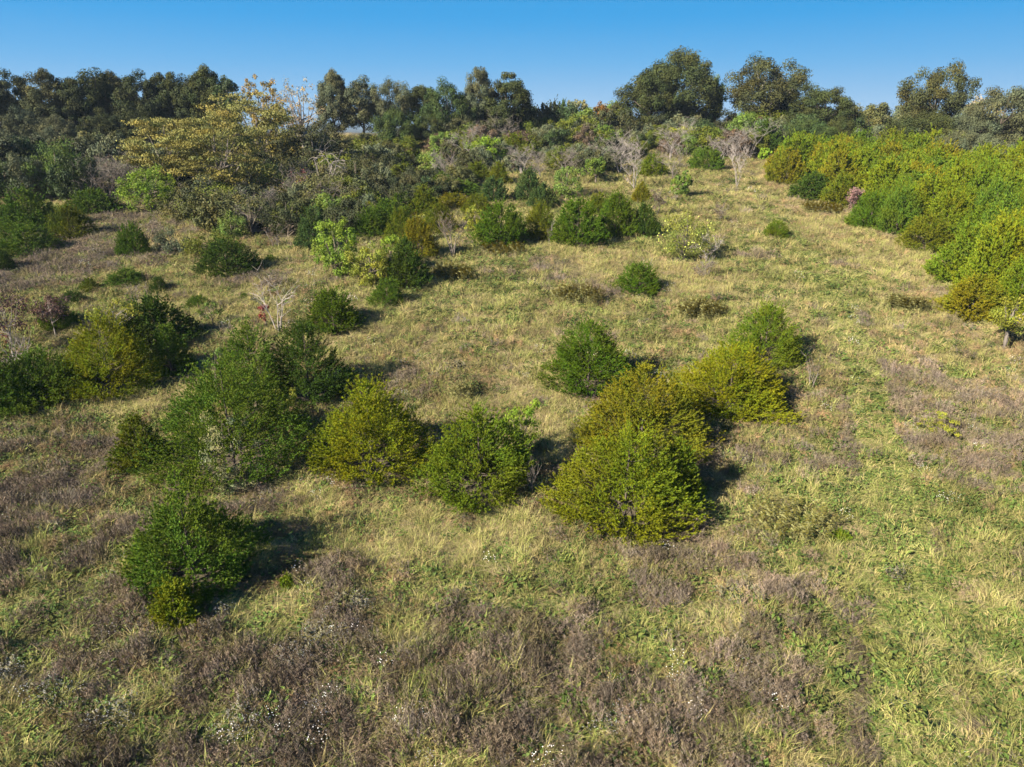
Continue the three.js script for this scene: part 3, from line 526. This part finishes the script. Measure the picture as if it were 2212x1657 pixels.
bare('bare_tree', 'bare tree', 540, 505, 120, 420, 'grey tangle of bare branches over the dark olive brush', { bark: barkPale, push: -.2, g: { stems: 4, level: 3, spread: 1.0, up: -.02 } });
leafy('leafy_bush', 'bush', 'lime', 327, 470, 118, 352, 'bright lime bush in front of the locust trees', { leaf: .13, through: .35, g: { bole: .05, clumps: 100, leaves: 48, clump: .18, gap: .24 } });
leafy('leafy_tree', 'tree', 'leafgreen', 140, 438, 128, 300, 'round green tree in front of the dark oak wood', { leaf: .14, g: { bole: .06, clumps: 70, leaves: 90, clump: .24, gap: .2 } });
leafy('leafy_tree', 'tree', 'greygreen', 58, 440, 90, 318, 'greyish green tree beside the round green tree', { leaf: .14, g: { bole: .06, clumps: 50, leaves: 80, clump: .25, gap: .25 } });
leafy('leafy_tree', 'tree', 'leafgreen', 2, 440, 70, 328, 'yellowish green tree cut by the frame edge under the oak wood', { leaf: .14, g: { bole: .06, clumps: 40, leaves: 80, clump: .25, gap: .25 } });
bare('bare_tree', 'bare tree', 250, 455, 104, 326, 'grey twiggy tree between the round green tree and the lime bush', { color: 'brown', g: { stems: 2, level: 4, few: .25, spread: .75 } });
const locust = { leaf: .16, px: 1.6, through: .2, push: .3, bark: barkGrey };
leafy('locust_tree', 'locust tree', 'locust', 376, 440, 186, 236, 'olive-yellow locust tree with flat layered foliage next to the dark oak wood', { ...locust, g: { bole: .25, clumps: 120, leaves: 90, clump: .24, gap: .26, flat: .3, trunk: .02 } });
leafy('locust_tree', 'locust tree', 'locust', 485, 455, 200, 232, 'broad layered yellow-olive locust tree in the middle of its group', { ...locust, g: { bole: .2, clumps: 120, leaves: 90, clump: .23, gap: .28, flat: .3, trunk: .02 } });
leafy('locust_tree', 'locust tree', 'locust', 570, 400, 200, 196, 'tall olive-yellow locust tree below the yellow-topped tree', { ...locust, g: { bole: .25, clumps: 110, leaves: 90, clump: .23, gap: .3, flat: .34, trunk: .02 } });
leafy('locust_tree', 'locust tree', 'oakbrown', 680, 400, 150, 262, 'brownish thin locust tree with showing grey limbs', { ...locust, g: { bole: .25, clumps: 90, leaves: 50, clump: .2, gap: .36, flat: .45, trunk: .022 } });
leafy('yellow_tree', 'tree', 'yellow', 580, 0, 84, 160, 'tall tree with yellow-gold leaves rising behind the locusts', { D: 90, leaf: .2, px: 1.3, bark: barkGrey, g: { bole: .35, clumps: 130, leaves: 34, clump: .14, gap: .3, trunk: .018 } });
leafy('yellow_tree', 'tree', 'straw', 652, 0, 100, 157, 'half-bare tree with straw-coloured leaves and pale grey limbs on the skyline', { D: 90, leaf: .2, px: 1.2, bark: barkPale, g: { bole: .35, clumps: 110, leaves: 14, clump: .14, gap: .34, trunk: .022 } });
leafy('leafy_tree', 'tree', 'oakgreen', 503, 0, 60, 158, 'dull green tree at the end of the dark oak wood', { D: 100, leaf: .3, g: { bole: .2, clumps: 40, leaves: 80, clump: .26 } });
// the oak wood
for (const [x, w, y, c, label] of [
  [2, 80, 168, 'oakbrown', 'brown-topped oak at the frame edge of the dark wood'], [54, 90, 156, 'oakbrown', 'brownish round-headed oak near the edge of the dark wood'], [126, 84, 152, 'oakbrown', 'oak with a ragged raised tip in the dark wood'], [168, 80, 172, 'forest', 'dark low-topped oak in a dip of the wood'],
  [212, 90, 155, 'oak', 'olive-topped dark oak in the middle of the wood'], [258, 80, 158, 'oakbrown', 'rusty-topped oak in the middle of the wood'], [310, 88, 156, 'forest', 'grey-topped dark oak in the wood'], [360, 80, 160, 'forest', 'narrow dark oak behind the first locust tree'], [395, 70, 158, 'oak', 'knobbly-topped oak behind the first locust tree'], [430, 70, 166, 'forest', 'dark oak low in the gap at the end of the wood'], [464, 84, 146, 'oak', 'tallest oak at the end of the dark wood'],
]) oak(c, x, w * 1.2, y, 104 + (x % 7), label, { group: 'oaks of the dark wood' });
oak('oakgrey', 60, 110, 232, 95, 'silvery grey-green oak low in front of the dark wood'); oak('oakgrey', 130, 100, 250, 93, 'dull silvery oak beside the round green tree'); oak('forest', 215, 100, 235, 97, 'shadowy low oak at the foot of the dark wood'); oak('forest', 290, 110, 240, 98, 'shadowy low oak behind the grey twiggy tree');
for (const [x, w, y, D, c, open, label] of [
  [726, 70, 154, 114, 'oakgrey', 0, 'upright grey-green oak beside the half-bare tree'], [785, 84, 168, 114, 'oakgrey', 1, 'open grey-green oak with sky showing through'], [852, 100, 170, 115, 'oakgrey', 1, 'broad open oak with pale sky gaps above the glossy cedar'], [866, 100, 238, 106, 'oakgreen', 0, 'low dark green oak below the broad open oak'], [938, 70, 252, 106, 'oak', 0, 'low dark round oak at the foot of the tall middle oaks'],
  [918, 70, 182, 116, 'oak', 1, 'thin oak between the broad open oak and the tall middle oaks'], [968, 104, 172, 112, 'oakgreen', 0, 'green wide oak first of the tall middle oaks'], [1036, 70, 147, 114, 'oakgrey', 0, 'grey-topped tallest of the middle oaks'], [1090, 96, 157, 113, 'oak', 0, 'dark oak with a rusty crown edge, last of the tall middle oaks'],
]) oak(c, x, w * 1.12, y, D, label, { open });
oak('oak', 1400, 150, 150, 119, 'dark side stem of the great oak, lower crown toward the orange oak'); oak('oak', 1450, 190, 111, 122, 'great dark green oak, largest crown on the skyline'); oak('limeyellow', 1535, 46, 166, 123, 'yellow-green oak limb tree beside the great dark oak', { open: 1, name: 'small_tree', category: 'tree' });
oak('oakbrown', 1640, 186, 119, 122, 'tall open oak with a brown-tinged crown and pale trunk', { open: 1, bark: barkPale }); oak('oak', 1690, 90, 190, 121, 'dark lower oak stem beside the tall pale-trunked oak');
oak('oak', 1770, 140, 183, 112, 'rounded dark oak next to the tall pale-trunked oak'); oak('oakgreen', 1745, 110, 262, 104, 'low dark green oak at the top of the belt'); oak('oak', 1815, 80, 255, 106, 'low oak beneath the rounded dark oak');
oak('oakbrown', 2004, 160, 138, 106, 'spreading lone oak with an open crown above the belt', { open: 1 }); oak('oak', 1990, 150, 245, 98, 'low dark oak under the spreading lone oak'); oak('oakgrey', 2160, 170, 178, 96, 'big grey-green oak at the frame edge'); oak('oakgrey', 2085, 120, 232, 96, 'grey-green oak between the lone oak and the frame-edge oak'); oak('oakgrey', 2060, 110, 285, 88, 'low grey-green oak just above the belt'); oak('oakgrey', 2195, 110, 325, 80, 'low bluish grey oak at the frame edge above the belt'); oak('oakgreen', 2015, 100, 300, 90, 'low green oak at the foot of the spreading lone oak'); oak('oakgrey', 2130, 120, 290, 86, 'low dull green oak in front of the frame-edge oak');
// along the crest
const K = (x, yb, w, yt, c, label, o = {}) => leafy('leafy_bush', 'bush', c, x, yb, w, yt, label, { leaf: .14, through: .15, ...o, g: { bole: .04, clumps: 75, leaves: 34, clump: .2, gap: .3, ...(o.g ?? {}) } });
K(1045, 362, 84, 288, 'lime', 'yellow-green bush at the feet of the tall middle oaks'); K(978, 360, 60, 295, 'oakbrown', 'russet bush at the feet of the tall middle oaks'); K(1110, 380, 60, 330, 'greygreen', 'grey-green bush near the crest above the blue-green twins');
K(1310, 326, 66, 264, 'leafgreen', 'green bush at the foot of the orange oak'); K(1220, 320, 80, 262, 'olive', 'olive bush below the skyline cedars'); K(1265, 312, 60, 256, 'limeyellow', 'yellow bush below the orange oak'); K(1472, 322, 78, 270, 'limeyellow', 'yellow autumn bush in front of the great dark oak'); K(1395, 325, 70, 272, 'greygreen', 'grey bush at the foot of the great dark oak'); K(1530, 322, 70, 270, 'leafgreen', 'green bush between the great oaks'); K(1170, 330, 80, 275, 'greygreen', 'grey-green thicket below the brownish spired cedar');
K(1470, 432, 46, 366, 'leafgreen', 'small leafy green tree near the crest on open grass'); K(1286, 402, 48, 334, 'leafgreen', 'small round-headed green tree with a bare stem', { g: { bole: .3 } }); K(1223, 436, 72, 348, 'leafgreen', 'pale green leafy tree beside the blue-green twins'); K(1650, 350, 26, 318, 'lime', 'small lime bush at the foot of the dark cedar by the pale trunk'); K(1027, 510, 56, 438, 'limeyellow', 'yellowish leafy bush behind the big dark green cedar'); K(1600, 330, 80, 280, 'oakbrown', 'brown thicket at the foot of the pale-trunked oak');
K(1890, 0, 100, 248, 'locust', 'ochre willow-like tree beyond the belt', { D: 150 }); K(1850, 0, 50, 262, 'oakgreen', 'dark green bush beyond the belt next to the ochre tree', { D: 140 });
leafy('red_vine', 'vine', 'red', 1473, 300, 12, 280, 'scarlet vine on a stem in front of the yellow autumn bush', { leaf: .2, g: { clumps: 6, leaves: 14, bole: .1 } });
leafy('leafy_tree', 'tree', 'pale', 1244, 0, 52, 208, 'pale yellow-grey tree on the skyline between spired cedars', { D: 124, leaf: .3, g: { clumps: 90, leaves: 30, clump: .18 } });
leafy('maple_tree', 'tree', 'orange', 1294, 0, 66, 222, 'orange-brown autumn tree on the skyline', { D: 120, leaf: .35, g: { clumps: 90, leaves: 34, clump: .18, bole: .15 } });
const B = (x, yb, w, yt, label, o = {}) => bare('bare_tree', 'bare tree', x, yb, w, yt, label, { bark: barkGrey, ...o, g: { stems: 2, level: 4, few: .0, spread: .8, up: .05, ...(o.g ?? {}) } });
B(1369, 416, 78, 284, 'bare tree with a white trunk on the open grass under the crest', { bark: barkWhite, thick: .2 }); B(1452, 394, 104, 308, 'wide grey bare tree behind the bright green cedar near the crest'); B(1590, 412, 66, 304, 'tangled bare tree with a pale trunk at the top of the track', { bark: barkWhite, thick: .2 }); B(1340, 350, 90, 296, 'bare grey tree below the green bush and the great oak'); B(1210, 372, 80, 310, 'bare grey tree behind the pale green leafy tree'); B(1110, 372, 60, 318, 'bare grey tree above the grassy gap'); B(968, 400, 60, 330, 'slim bare tree in the clearing below the tall middle oaks'); B(940, 385, 46, 320, 'pale slim bare tree next to the glossy cedar clearing', { bark: barkPale }); B(1540, 350, 80, 290, 'bare grey tree between the two great oaks'); B(1270, 360, 70, 305, 'grey bare tree behind the small round-headed green tree'); B(1160, 380, 50, 325, 'bare tree uphill of the tall blue-green cedar');
B(978, 562, 92, 448, 'leafless brown tree with dry leaves in front of the cedar band', { color: 'brown', g: { few: .45, stems: 3, level: 3 } }); B(1418, 470, 60, 402, 'brown twiggy tree beside the small bronze cedar', { color: 'brown', g: { few: .3 } }); B(1552, 484, 44, 424, 'small brown twiggy shrub alone on the upper slope', { color: 'brown', g: { few: .3, stems: 3, level: 3 } }); B(1185, 535, 36, 468, 'pale bare sapling in front of the olive-brown cedar', { bark: barkPale, g: { stems: 1, level: 3 } }); B(1750, 830, 60, 745, 'bare twigs poking out beside the fresh green cedar', { push: -1.2, g: { stems: 2, level: 2 } });
bare('pink_bush', 'bush', 1838, 464, 40, 402, 'pinkish bush with grey stems at the edge of the cedar belt', { color: 'pink', bark: barkPale, g: { stems: 5, level: 3, few: .8, spread: .5 } });
// the brush between the meadow and the woods
{
  const r = rng(9090), look = { brush: 'dark olive', forest: 'blackish green', olive: 'yellowish olive', oakbrown: 'brown-leaved', leafgreen: 'mid-green', greygreen: 'grey-green', oakgreen: 'deep green', limeyellow: 'yellowing', brown: 'dry brown' };
  const band = (x0, y0, x1, y1, n, colors, lo, hi, where) => {
    for (let k = 0; k < n; k++) {
      const x = lerp(x0, x1, (k + r()) / n), y = lerp(y0, y1, r()), g = ground(x, y), u = depthOf(g) / F, h = lerp(lo, hi, r()) * u, R = h * (.45 + .35 * r()), c = colors[Math.floor(r() * colors.length)], v = Math.floor(r() * 5);
      if (AT.some((q) => Math.hypot(q[0] - g.x, q[1] - g.z) < q[2] * .55)) continue;
      const t = thing('brush', look[c] + ' bush in the brush ' + where, 'bush', g, r() * 6.28, look[c] + ' bushes in the brush ' + where), q = keep('brush' + v, () => leafTree({ H: 2.6, R: 1.6, seed: 1200 + v * 7, bole: .04, clumps: 60, leaves: 120, leaf: .125, clump: .24, gap: .3, trunk: .012, shape: .7 }));
      part(t, 'trunk', q.wood, bark); part(t, 'crown', q.crown, mat(LEAF[c], .6, .15, .35)); t.scale.set(R / 1.55, h / 2.5, R / 1.55); serial++; AT.push([g.x, g.z, R * .6]);
    }
  };
  const twigs = (x0, y0, x1, y1, n, lo, hi, where, pale = .5) => {
    for (let k = 0; k < n; k++) {
      const x = lerp(x0, x1, (k + r()) / n), y = lerp(y0, y1, r()), g = ground(x, y), h = lerp(lo, hi, r()) * depthOf(g) / F, v = Math.floor(r() * 4), p = r() < pale;
      const t = thing('bare_tree', (p ? 'pale' : 'grey-brown') + ' leafless tree ' + where, 'bare tree', g, r() * 6.28, (p ? 'pale' : 'grey-brown') + ' leafless trees ' + where), q = keep('bare' + v, () => bareTree({ H: 4, R: 2.3, seed: 1300 + v, stems: 2, level: 4, spread: .85, up: .03, min: .011, kids: 3 }));
      part(t, 'trunk', q.wood, p ? barkPale : barkGrey); t.scale.setScalar(h / 4); t.scale.x = t.scale.z *= .9 + .4 * r(); serial++;
    }
  };
  band(390, 400, 800, 510, 46, ['brush', 'forest', 'olive', 'oakbrown', 'leafgreen', 'brush', 'greygreen', 'forest'], 42, 80, 'under the locust trees');
  band(620, 345, 930, 430, 30, ['brush', 'oakbrown', 'olive', 'greygreen', 'brush', 'forest'], 38, 66, 'below the grey-green oaks');
  band(820, 395, 1010, 455, 14, ['forest', 'brush', 'oakgreen'], 30, 55, 'uphill of the cedar band');
  band(1110, 285, 1350, 318, 26, ['olive', 'oakbrown', 'greygreen', 'oakgreen', 'leafgreen'], 38, 66, 'under the skyline cedars');
  band(930, 296, 1670, 345, 74, ['greygreen', 'olive', 'oakbrown', 'leafgreen', 'greygreen', 'olive', 'oakgreen', 'brown'], 34, 62, 'along the crest');
  band(1000, 335, 1330, 385, 16, ['greygreen', 'olive', 'oakbrown', 'leafgreen'], 34, 55, 'at the top of the meadow');
  band(0, 372, 420, 438, 34, ['forest', 'brush', 'oakgreen', 'greygreen', 'forest'], 55, 95, 'at the foot of the dark wood');
  band(1660, 290, 2211, 330, 26, ['oakgreen', 'oak', 'greygreen'].map((c) => c === 'oak' ? 'brush' : c), 40, 70, 'behind the cedar belt');
  twigs(950, 335, 1640, 400, 16, 60, 95, 'scattered below the crest'); twigs(430, 410, 760, 500, 12, 70, 120, 'in the dark brush'); twigs(180, 400, 300, 450, 5, 80, 120, 'by the dark wood', .2);
}
// far trees in the haze
for (const [x, w, y, D, c, label] of [[1836, 50, 226, 300, 'straw', 'hazy pale tree far beyond the crest'], [1895, 60, 232, 330, 'oakgreen', 'hazy green treetop far beyond the crest'], [1935, 60, 236, 330, 'oakgreen', 'lower hazy green treetop beside the far green one'], [2110, 70, 206, 260, 'straw', 'hazy pale tree behind the frame-edge oak'], [1870, 50, 238, 320, 'greygreen', 'hazy grey treetop between the far pale and green trees'], [1560, 60, 268, 300, 'greygreen', 'hazy far tree seen between the two great oaks'], [690, 60, 262, 300, 'greygreen', 'hazy far tree seen through the half-bare tree'], [890, 60, 262, 300, 'greygreen', 'hazy far tree seen through the open oaks']])
  leafy('far_tree', 'tree', c, x, 0, w, y, label, { D, leaf: .4, px: 1.4, g: { bole: .1, clumps: 40, leaves: 40, clump: .27, gap: .25 } });
// herbs that stand out
function herbs(name, category, x, y, w, label, kind, n, h) {
  const p = ground(x, y), R = w / 2 * depthOf(p) / F, t = thing(name, label, category, p, 0), r = rng(x * 7 + y), stem = new Soup(n * 8), head = new Soup(n * 24), sc = Math.max(1, depthOf(p) / 22);
  for (let k = 0; k < n; k++) {
    const a = r() * 6.28, d = Math.sqrt(r()), bx = Math.cos(a) * d * R, bz = Math.sin(a) * d * R * .8, by = land(p.x + bx, p.z + bz) - p.y, hh = h * (.7 + .5 * r()), lx = (r() - .5) * .25, lz = (r() - .5) * .25, v = .7 + .6 * r(), q = .009 * sc;
    stem.tri(bx - q, by, bz, bx + q, by, bz, bx + lx, by + hh, bz + lz, v, v, v);
    for (let j = 0; j < 8; j++) { const f = .2 + .7 * r(), b = r() * 6.28, l = .13 * sc ** .5, x0 = bx + lx * f, y0 = by + hh * f, z0 = bz + lz * f; stem.tri(x0, y0, z0, x0 + Math.cos(b) * l, y0 + .03, z0 + Math.sin(b) * l, x0 + Math.cos(b + .25) * l * .8, y0 + .07, z0 + Math.sin(b + .25) * l * .8, v, v, v); }
    const m = kind === 'gold' ? 14 : 12;
    for (let j = 0; j < m; j++) { const f = kind === 'gold' ? .72 + .3 * r() : .6 + .45 * r(), b = r() * 6.28, l = (kind === 'gold' ? .09 : .20) * r() * (1.3 - f) * 2.5, s = (kind === 'gold' ? .030 : .011) * sc * (.7 + .6 * r()), x0 = bx + lx * f + Math.cos(b) * l, y0 = by + hh * f, z0 = bz + lz * f + Math.sin(b) * l, c = .75 + .5 * r(); head.tri(x0 - s, y0, z0 - s * .4, x0 + s, y0, z0 - s * .4, x0, y0 + s * .5, z0 + s, c, c, c); }
  }
  part(t, 'stem', stem.geometry(), mat(kind === 'gold' ? [.17, .165, .06] : [.115, .105, .06], .85, .15)); part(t, kind === 'gold' ? 'crown' : 'blossom', head.geometry(), mat(kind === 'gold' ? [.34, .29, .04] : [.78, .76, .72], .7));
}
for (const [x, y, w, label, n] of [[1512, 690, 106, 'dense goldenrod stand between the lone round cedar and the yellow-gold cedar', 260], [1245, 655, 120, 'brownish goldenrod patch on the slope below the cedar band', 200], [1952, 676, 86, 'goldenrod row in the pale grass below the belt', 160], [980, 606, 90, 'tall goldenrod in the shade edge beside the dark cedar', 170], [1700, 1150, 190, 'loose goldenrod patch beside the old track', 150], [1775, 462, 90, 'goldenrod strip on the belt edge beyond the pink bush', 160], [1000, 868, 60, 'small goldenrod tuft uphill of the round green cedar', 60], [1090, 556, 90, 'goldenrod fringe at the foot of the big dark green cedar', 130], [810, 890, 70, 'goldenrod along the long shadow edge', 50]])
  herbs('goldenrod', 'goldenrod', x, y, w, label, 'gold', n, .85);
for (const [x, y, w, label, n] of [[985, 806, 44, 'white aster clump alone in the pale grass uphill of the golden cedar', 32], [1940, 1270, 76, 'white asters in the green track', 10], [1590, 1010, 60, 'white asters at the end of the cluster shadow', 20], [760, 1330, 80, 'thick white asters on brown weeds below the long cedar shadow', 22], [700, 1390, 90, 'white asters below the thick patch, beside a dark weed clump', 26], [130, 1520, 120, 'broad drift of white asters near the bottom corner', 29], [250, 1570, 90, 'thin white asters in brown weeds near the bottom corner', 23], [1600, 1310, 110, 'white asters in bleached grass beside the brown weeds', 29], [640, 1440, 80, 'white asters around a brown weed mound', 22], [10, 1480, 70, 'white asters cut by the frame edge', 26], [520, 1590, 90, 'sparse white asters along the bottom edge', 20], [1320, 1590, 90, 'white asters between dark weeds at the bottom edge', 17], [110, 1160, 60, 'white asters beside purple-brown weeds', 20], [480, 1345, 40, 'white asters in the shade foot of the leader-topped cedar', 16]])
  herbs('white_aster', 'aster', x, y, w, label, 'white', n, .55);
// ---------------------------------------------------------------- grass and weeds
{
  function blades(n, { h, w, spread, lean, seed, curl = .5, fine = 1 }) {
    const s = new Soup(n * 3), r = rng(seed), wind = [.5, -.25];
    for (let k = 0; k < n; k++) {
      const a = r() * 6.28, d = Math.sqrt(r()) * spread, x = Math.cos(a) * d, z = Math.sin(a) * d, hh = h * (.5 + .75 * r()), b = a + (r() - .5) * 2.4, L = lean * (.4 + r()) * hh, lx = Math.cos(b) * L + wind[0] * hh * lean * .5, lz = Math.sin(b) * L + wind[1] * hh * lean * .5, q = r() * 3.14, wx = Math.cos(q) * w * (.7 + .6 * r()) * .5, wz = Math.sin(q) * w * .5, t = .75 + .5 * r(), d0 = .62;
      const mx = x + lx * .38, my = hh * .62, mz = z + lz * .38, ex = x + lx * (1 + curl * .3), ey = hh * (1 - curl * lean * .5), ez = z + lz * (1 + curl * .3);
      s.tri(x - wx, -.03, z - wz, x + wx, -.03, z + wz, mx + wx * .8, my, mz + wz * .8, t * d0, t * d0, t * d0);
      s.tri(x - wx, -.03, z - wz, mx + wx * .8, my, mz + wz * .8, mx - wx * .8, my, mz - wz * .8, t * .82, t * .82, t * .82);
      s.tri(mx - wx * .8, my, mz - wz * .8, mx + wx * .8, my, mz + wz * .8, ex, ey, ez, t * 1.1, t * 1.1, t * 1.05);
    }
    return s.geometry();
  }
  function weed(n, seed, h, bushy) {             // dead stems with a haze of fine side twigs
    const s = new Soup(n * 20), r = rng(seed);
    for (let k = 0; k < n; k++) {
      const a = r() * 6.28, d = Math.sqrt(r()) * .2, x = Math.cos(a) * d, z = Math.sin(a) * d, hh = h * (.65 + .55 * r()), lx = (r() - .5) * .3, lz = (r() - .5) * .3, t = .75 + .5 * r(), q = .006;
      s.tri(x - q, -.03, z, x + q, -.03, z, x + lx, hh, z + lz, t * .8, t * .75, t * .72);
      for (let j = 0; j < bushy; j++) { const f = .3 + .68 * r(), b = r() * 6.28, l = .10 * (1.3 - f), x0 = x + lx * f, z0 = z + lz * f, y0 = hh * f, w = .005 + .006 * r(), c = t * (.8 + .5 * r()); s.tri(x0, y0 - w, z0, x0, y0 + w, z0, x0 + Math.cos(b) * l, y0 + l * (.6 + r() * 1.1), z0 + Math.sin(b) * l, c, c * .97, c * .95); }
    }
    return s.geometry();
  }
  function forb(seed) {                          // low broad leaves
    const s = new Soup(60), r = rng(seed);
    for (let k = 0; k < 26; k++) { const a = r() * 6.28, d = Math.sqrt(r()) * .22, x = Math.cos(a) * d, z = Math.sin(a) * d, y = .08 + .3 * r(), b = r() * 6.28, l = .09 + .06 * r(), t = .7 + .6 * r(), ux = Math.cos(b) * l, uz = Math.sin(b) * l, dy = (r() - .5) * .07; s.tri(x, y, z, x + ux * .5 - uz * .28, y + dy, z + uz * .5 + ux * .28, x + ux, y + dy * 2 - .02, z + uz, t, t, t); s.tri(x, y, z, x + ux, y + dy * 2 - .02, z + uz, x + ux * .5 + uz * .28, y + dy, z + uz * .5 - ux * .28, t, t, t); }
    return s.geometry();
  }
  const kinds = {
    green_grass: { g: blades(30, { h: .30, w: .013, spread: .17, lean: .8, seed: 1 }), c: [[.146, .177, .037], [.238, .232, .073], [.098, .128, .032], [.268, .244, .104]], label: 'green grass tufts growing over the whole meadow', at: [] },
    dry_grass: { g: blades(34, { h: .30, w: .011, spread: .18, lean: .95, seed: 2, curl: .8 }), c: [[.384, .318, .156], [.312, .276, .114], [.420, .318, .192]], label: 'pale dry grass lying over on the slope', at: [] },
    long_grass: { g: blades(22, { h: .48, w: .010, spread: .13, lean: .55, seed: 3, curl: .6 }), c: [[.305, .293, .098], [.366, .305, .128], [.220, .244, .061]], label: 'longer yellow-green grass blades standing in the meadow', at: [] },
    dead_weeds: { g: weed(20, 4, .44, 13), c: [[.178, .148, .118], [.140, .116, .098], [.212, .166, .118], [.090, .074, .056], [.165, .145, .080]], label: 'dead purple-brown weed stalks in drifts through the grass', at: [] },
    brown_herbs: { g: weed(14, 5, .34, 13), c: [[.280, .213, .112], [.202, .168, .084], [.314, .213, .118], [.246, .224, .084], [.134, .112, .062]], label: 'low reddish brown herbs between the grass tufts', at: [] },
    leafy_herbs: { g: forb(6), c: [[.075, .115, .022], [.110, .125, .028], [.060, .090, .020]], label: 'low green broad-leaved herbs in the grass', at: [] },
    white_flowers: { g: null, c: [[.80, .78, .74]], label: 'tiny white flower heads scattered in the meadow', at: [] },
    green_stalks: { g: blades(12, { h: .62, w: .012, spread: .12, lean: .35, seed: 9, curl: .1 }), c: [[.22, .27, .05], [.26, .26, .07]], label: 'upright bright yellow-green stalks near the bottom edge', at: [] },
  };
  { const s = new Soup(60), r = rng(8); for (let k = 0; k < 16; k++) { const x = (r() - .5) * .4, z = (r() - .5) * .4, y = .3 + .25 * r(), q = .011; s.tri(x - q, y, z - q, x + q, y, z - q, x, y + .008, z + q, 1, 1, 1); } kinds.white_flowers.g = s.geometry(); }
  const r = rng(2024), cell = new Map(), shade = (x, z) => { for (const q of (cell.get(Math.floor(x / 4) + ',' + Math.floor(z / 4)) ?? [])) if (Math.hypot(q[0] - x, q[1] - z) < q[2] * .72) return true; return false; };
  for (const q of AT) for (let i = Math.floor((q[0] - q[2]) / 4); i <= Math.floor((q[0] + q[2]) / 4); i++) for (let j = Math.floor((q[1] - q[2]) / 4); j <= Math.floor((q[1] + q[2]) / 4); j++) { const k = i + ',' + j; if (!cell.has(k)) cell.set(k, []); cell.get(k).push(q); }
  const M = new THREE.Matrix4(), Q = new THREE.Quaternion(), E = new THREE.Euler();
  const add = (k, x, z, sc, hs, tone) => { const e = kinds[k], c = e.c[Math.floor(r() * e.c.length)], v = tone * (.82 + .36 * r()); e.at.push([x, z, sc, hs, r() * 6.28, (r() - .5) * .3, (r() - .5) * .3, c[0] * v * (.94 + .12 * r()), c[1] * v, c[2] * v]); };
  for (let d = 8; d < 122;) {
    const s = d < 20 ? .098 : .098 * Math.pow(d / 20, .86), half = d * .775 + 3.5;
    for (let x0 = -half; x0 < half; x0 += s) {
      const x = x0 + r() * s, z = -(d + r() * s); if (shade(x, z)) continue;
      const [w, g, t, rut, pw, lush] = meadow(x, z), sum = w + g + t, kn = smooth(vnoise(x / .55 + 11, z / .55 + 11, 61) * .55 + vnoise(x / .27, z / .27, 62) * .45, .18, .82), pick = clamp(.58 * kn + .42 * r(), 0, .999) * sum, big = Math.pow(Math.max(1, d / 20), .62), grow = Math.pow(big, .3), tone = .28 * lush + .48 + 1.0 * fbm(x / .8 + 50, z / .8 + 50, 71), high = (1 - .35 * lush) * (.40 + 1.25 * fbm(x / .9 + 80, z / .9 + 80, 91));
      if (rut > .5 && r() < .8) { if (r() < .35) add('dead_weeds', x, z, big * .8, big * .7, .75); continue; }
      if (pick < w) { const q = r(); if (q < .06 + .60 * pw) add('dead_weeds', x, z, big * (.8 + .5 * r()), grow * high * (.8 + .5 * r()), tone); else if (q < .88) add('brown_herbs', x, z, big * (.8 + .5 * r()), grow * high, tone); else add('leafy_herbs', x, z, big, grow * high, tone * .8); }
      else if (pick < w + g) { const q = r(); add(q < .72 ? 'green_grass' : q < .87 ? 'leafy_herbs' : 'long_grass', x, z, big * (.8 + .5 * r()), grow * high * (.75 + .5 * r()), tone); }
      else add(r() < .72 ? 'dry_grass' : 'long_grass', x, z, big * (.8 + .5 * r()), grow * high * (.75 + .5 * r()), tone);
      if (r() < .005 * smooth(fbm(x / 2.5 + 31, z / 2.5 + 31, 17), .5, .66) * (d < 60 ? 1.6 : .4)) add('white_flowers', x, z, big, big, 1);
    }
    d += s;
  }
  for (const [px, py, n] of [[910, 1530, 16], [945, 1500, 18], [880, 1560, 12], [1360, 1530, 6], [905, 1600, 9], [770, 1420, 4]]) { const p = ground(px, py); for (let k = 0; k < n; k++) { const a = r() * 6.28, q = Math.sqrt(r()) * .42; add('green_stalks', p.x + Math.cos(a) * q, p.z + Math.sin(a) * q * .6, .6, .8 + .4 * r(), .8); } }
  let total = 0;
  for (const [name, e] of Object.entries(kinds)) {
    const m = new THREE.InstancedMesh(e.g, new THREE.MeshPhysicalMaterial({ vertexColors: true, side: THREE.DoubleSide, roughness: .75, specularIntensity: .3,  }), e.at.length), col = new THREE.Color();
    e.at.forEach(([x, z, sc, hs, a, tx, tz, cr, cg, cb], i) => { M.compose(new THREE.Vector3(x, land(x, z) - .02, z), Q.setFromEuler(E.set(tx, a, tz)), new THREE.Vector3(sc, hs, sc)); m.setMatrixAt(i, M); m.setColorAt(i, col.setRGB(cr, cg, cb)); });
    m.name = name; m.castShadow = m.receiveShadow = true; tag(m, e.label, name.split('_')[1], null, 'stuff'); scene.add(m); total += e.at.length;
  }
  console.log('tufts', total, 'things', serial);
}
renderer.render(scene, camera);
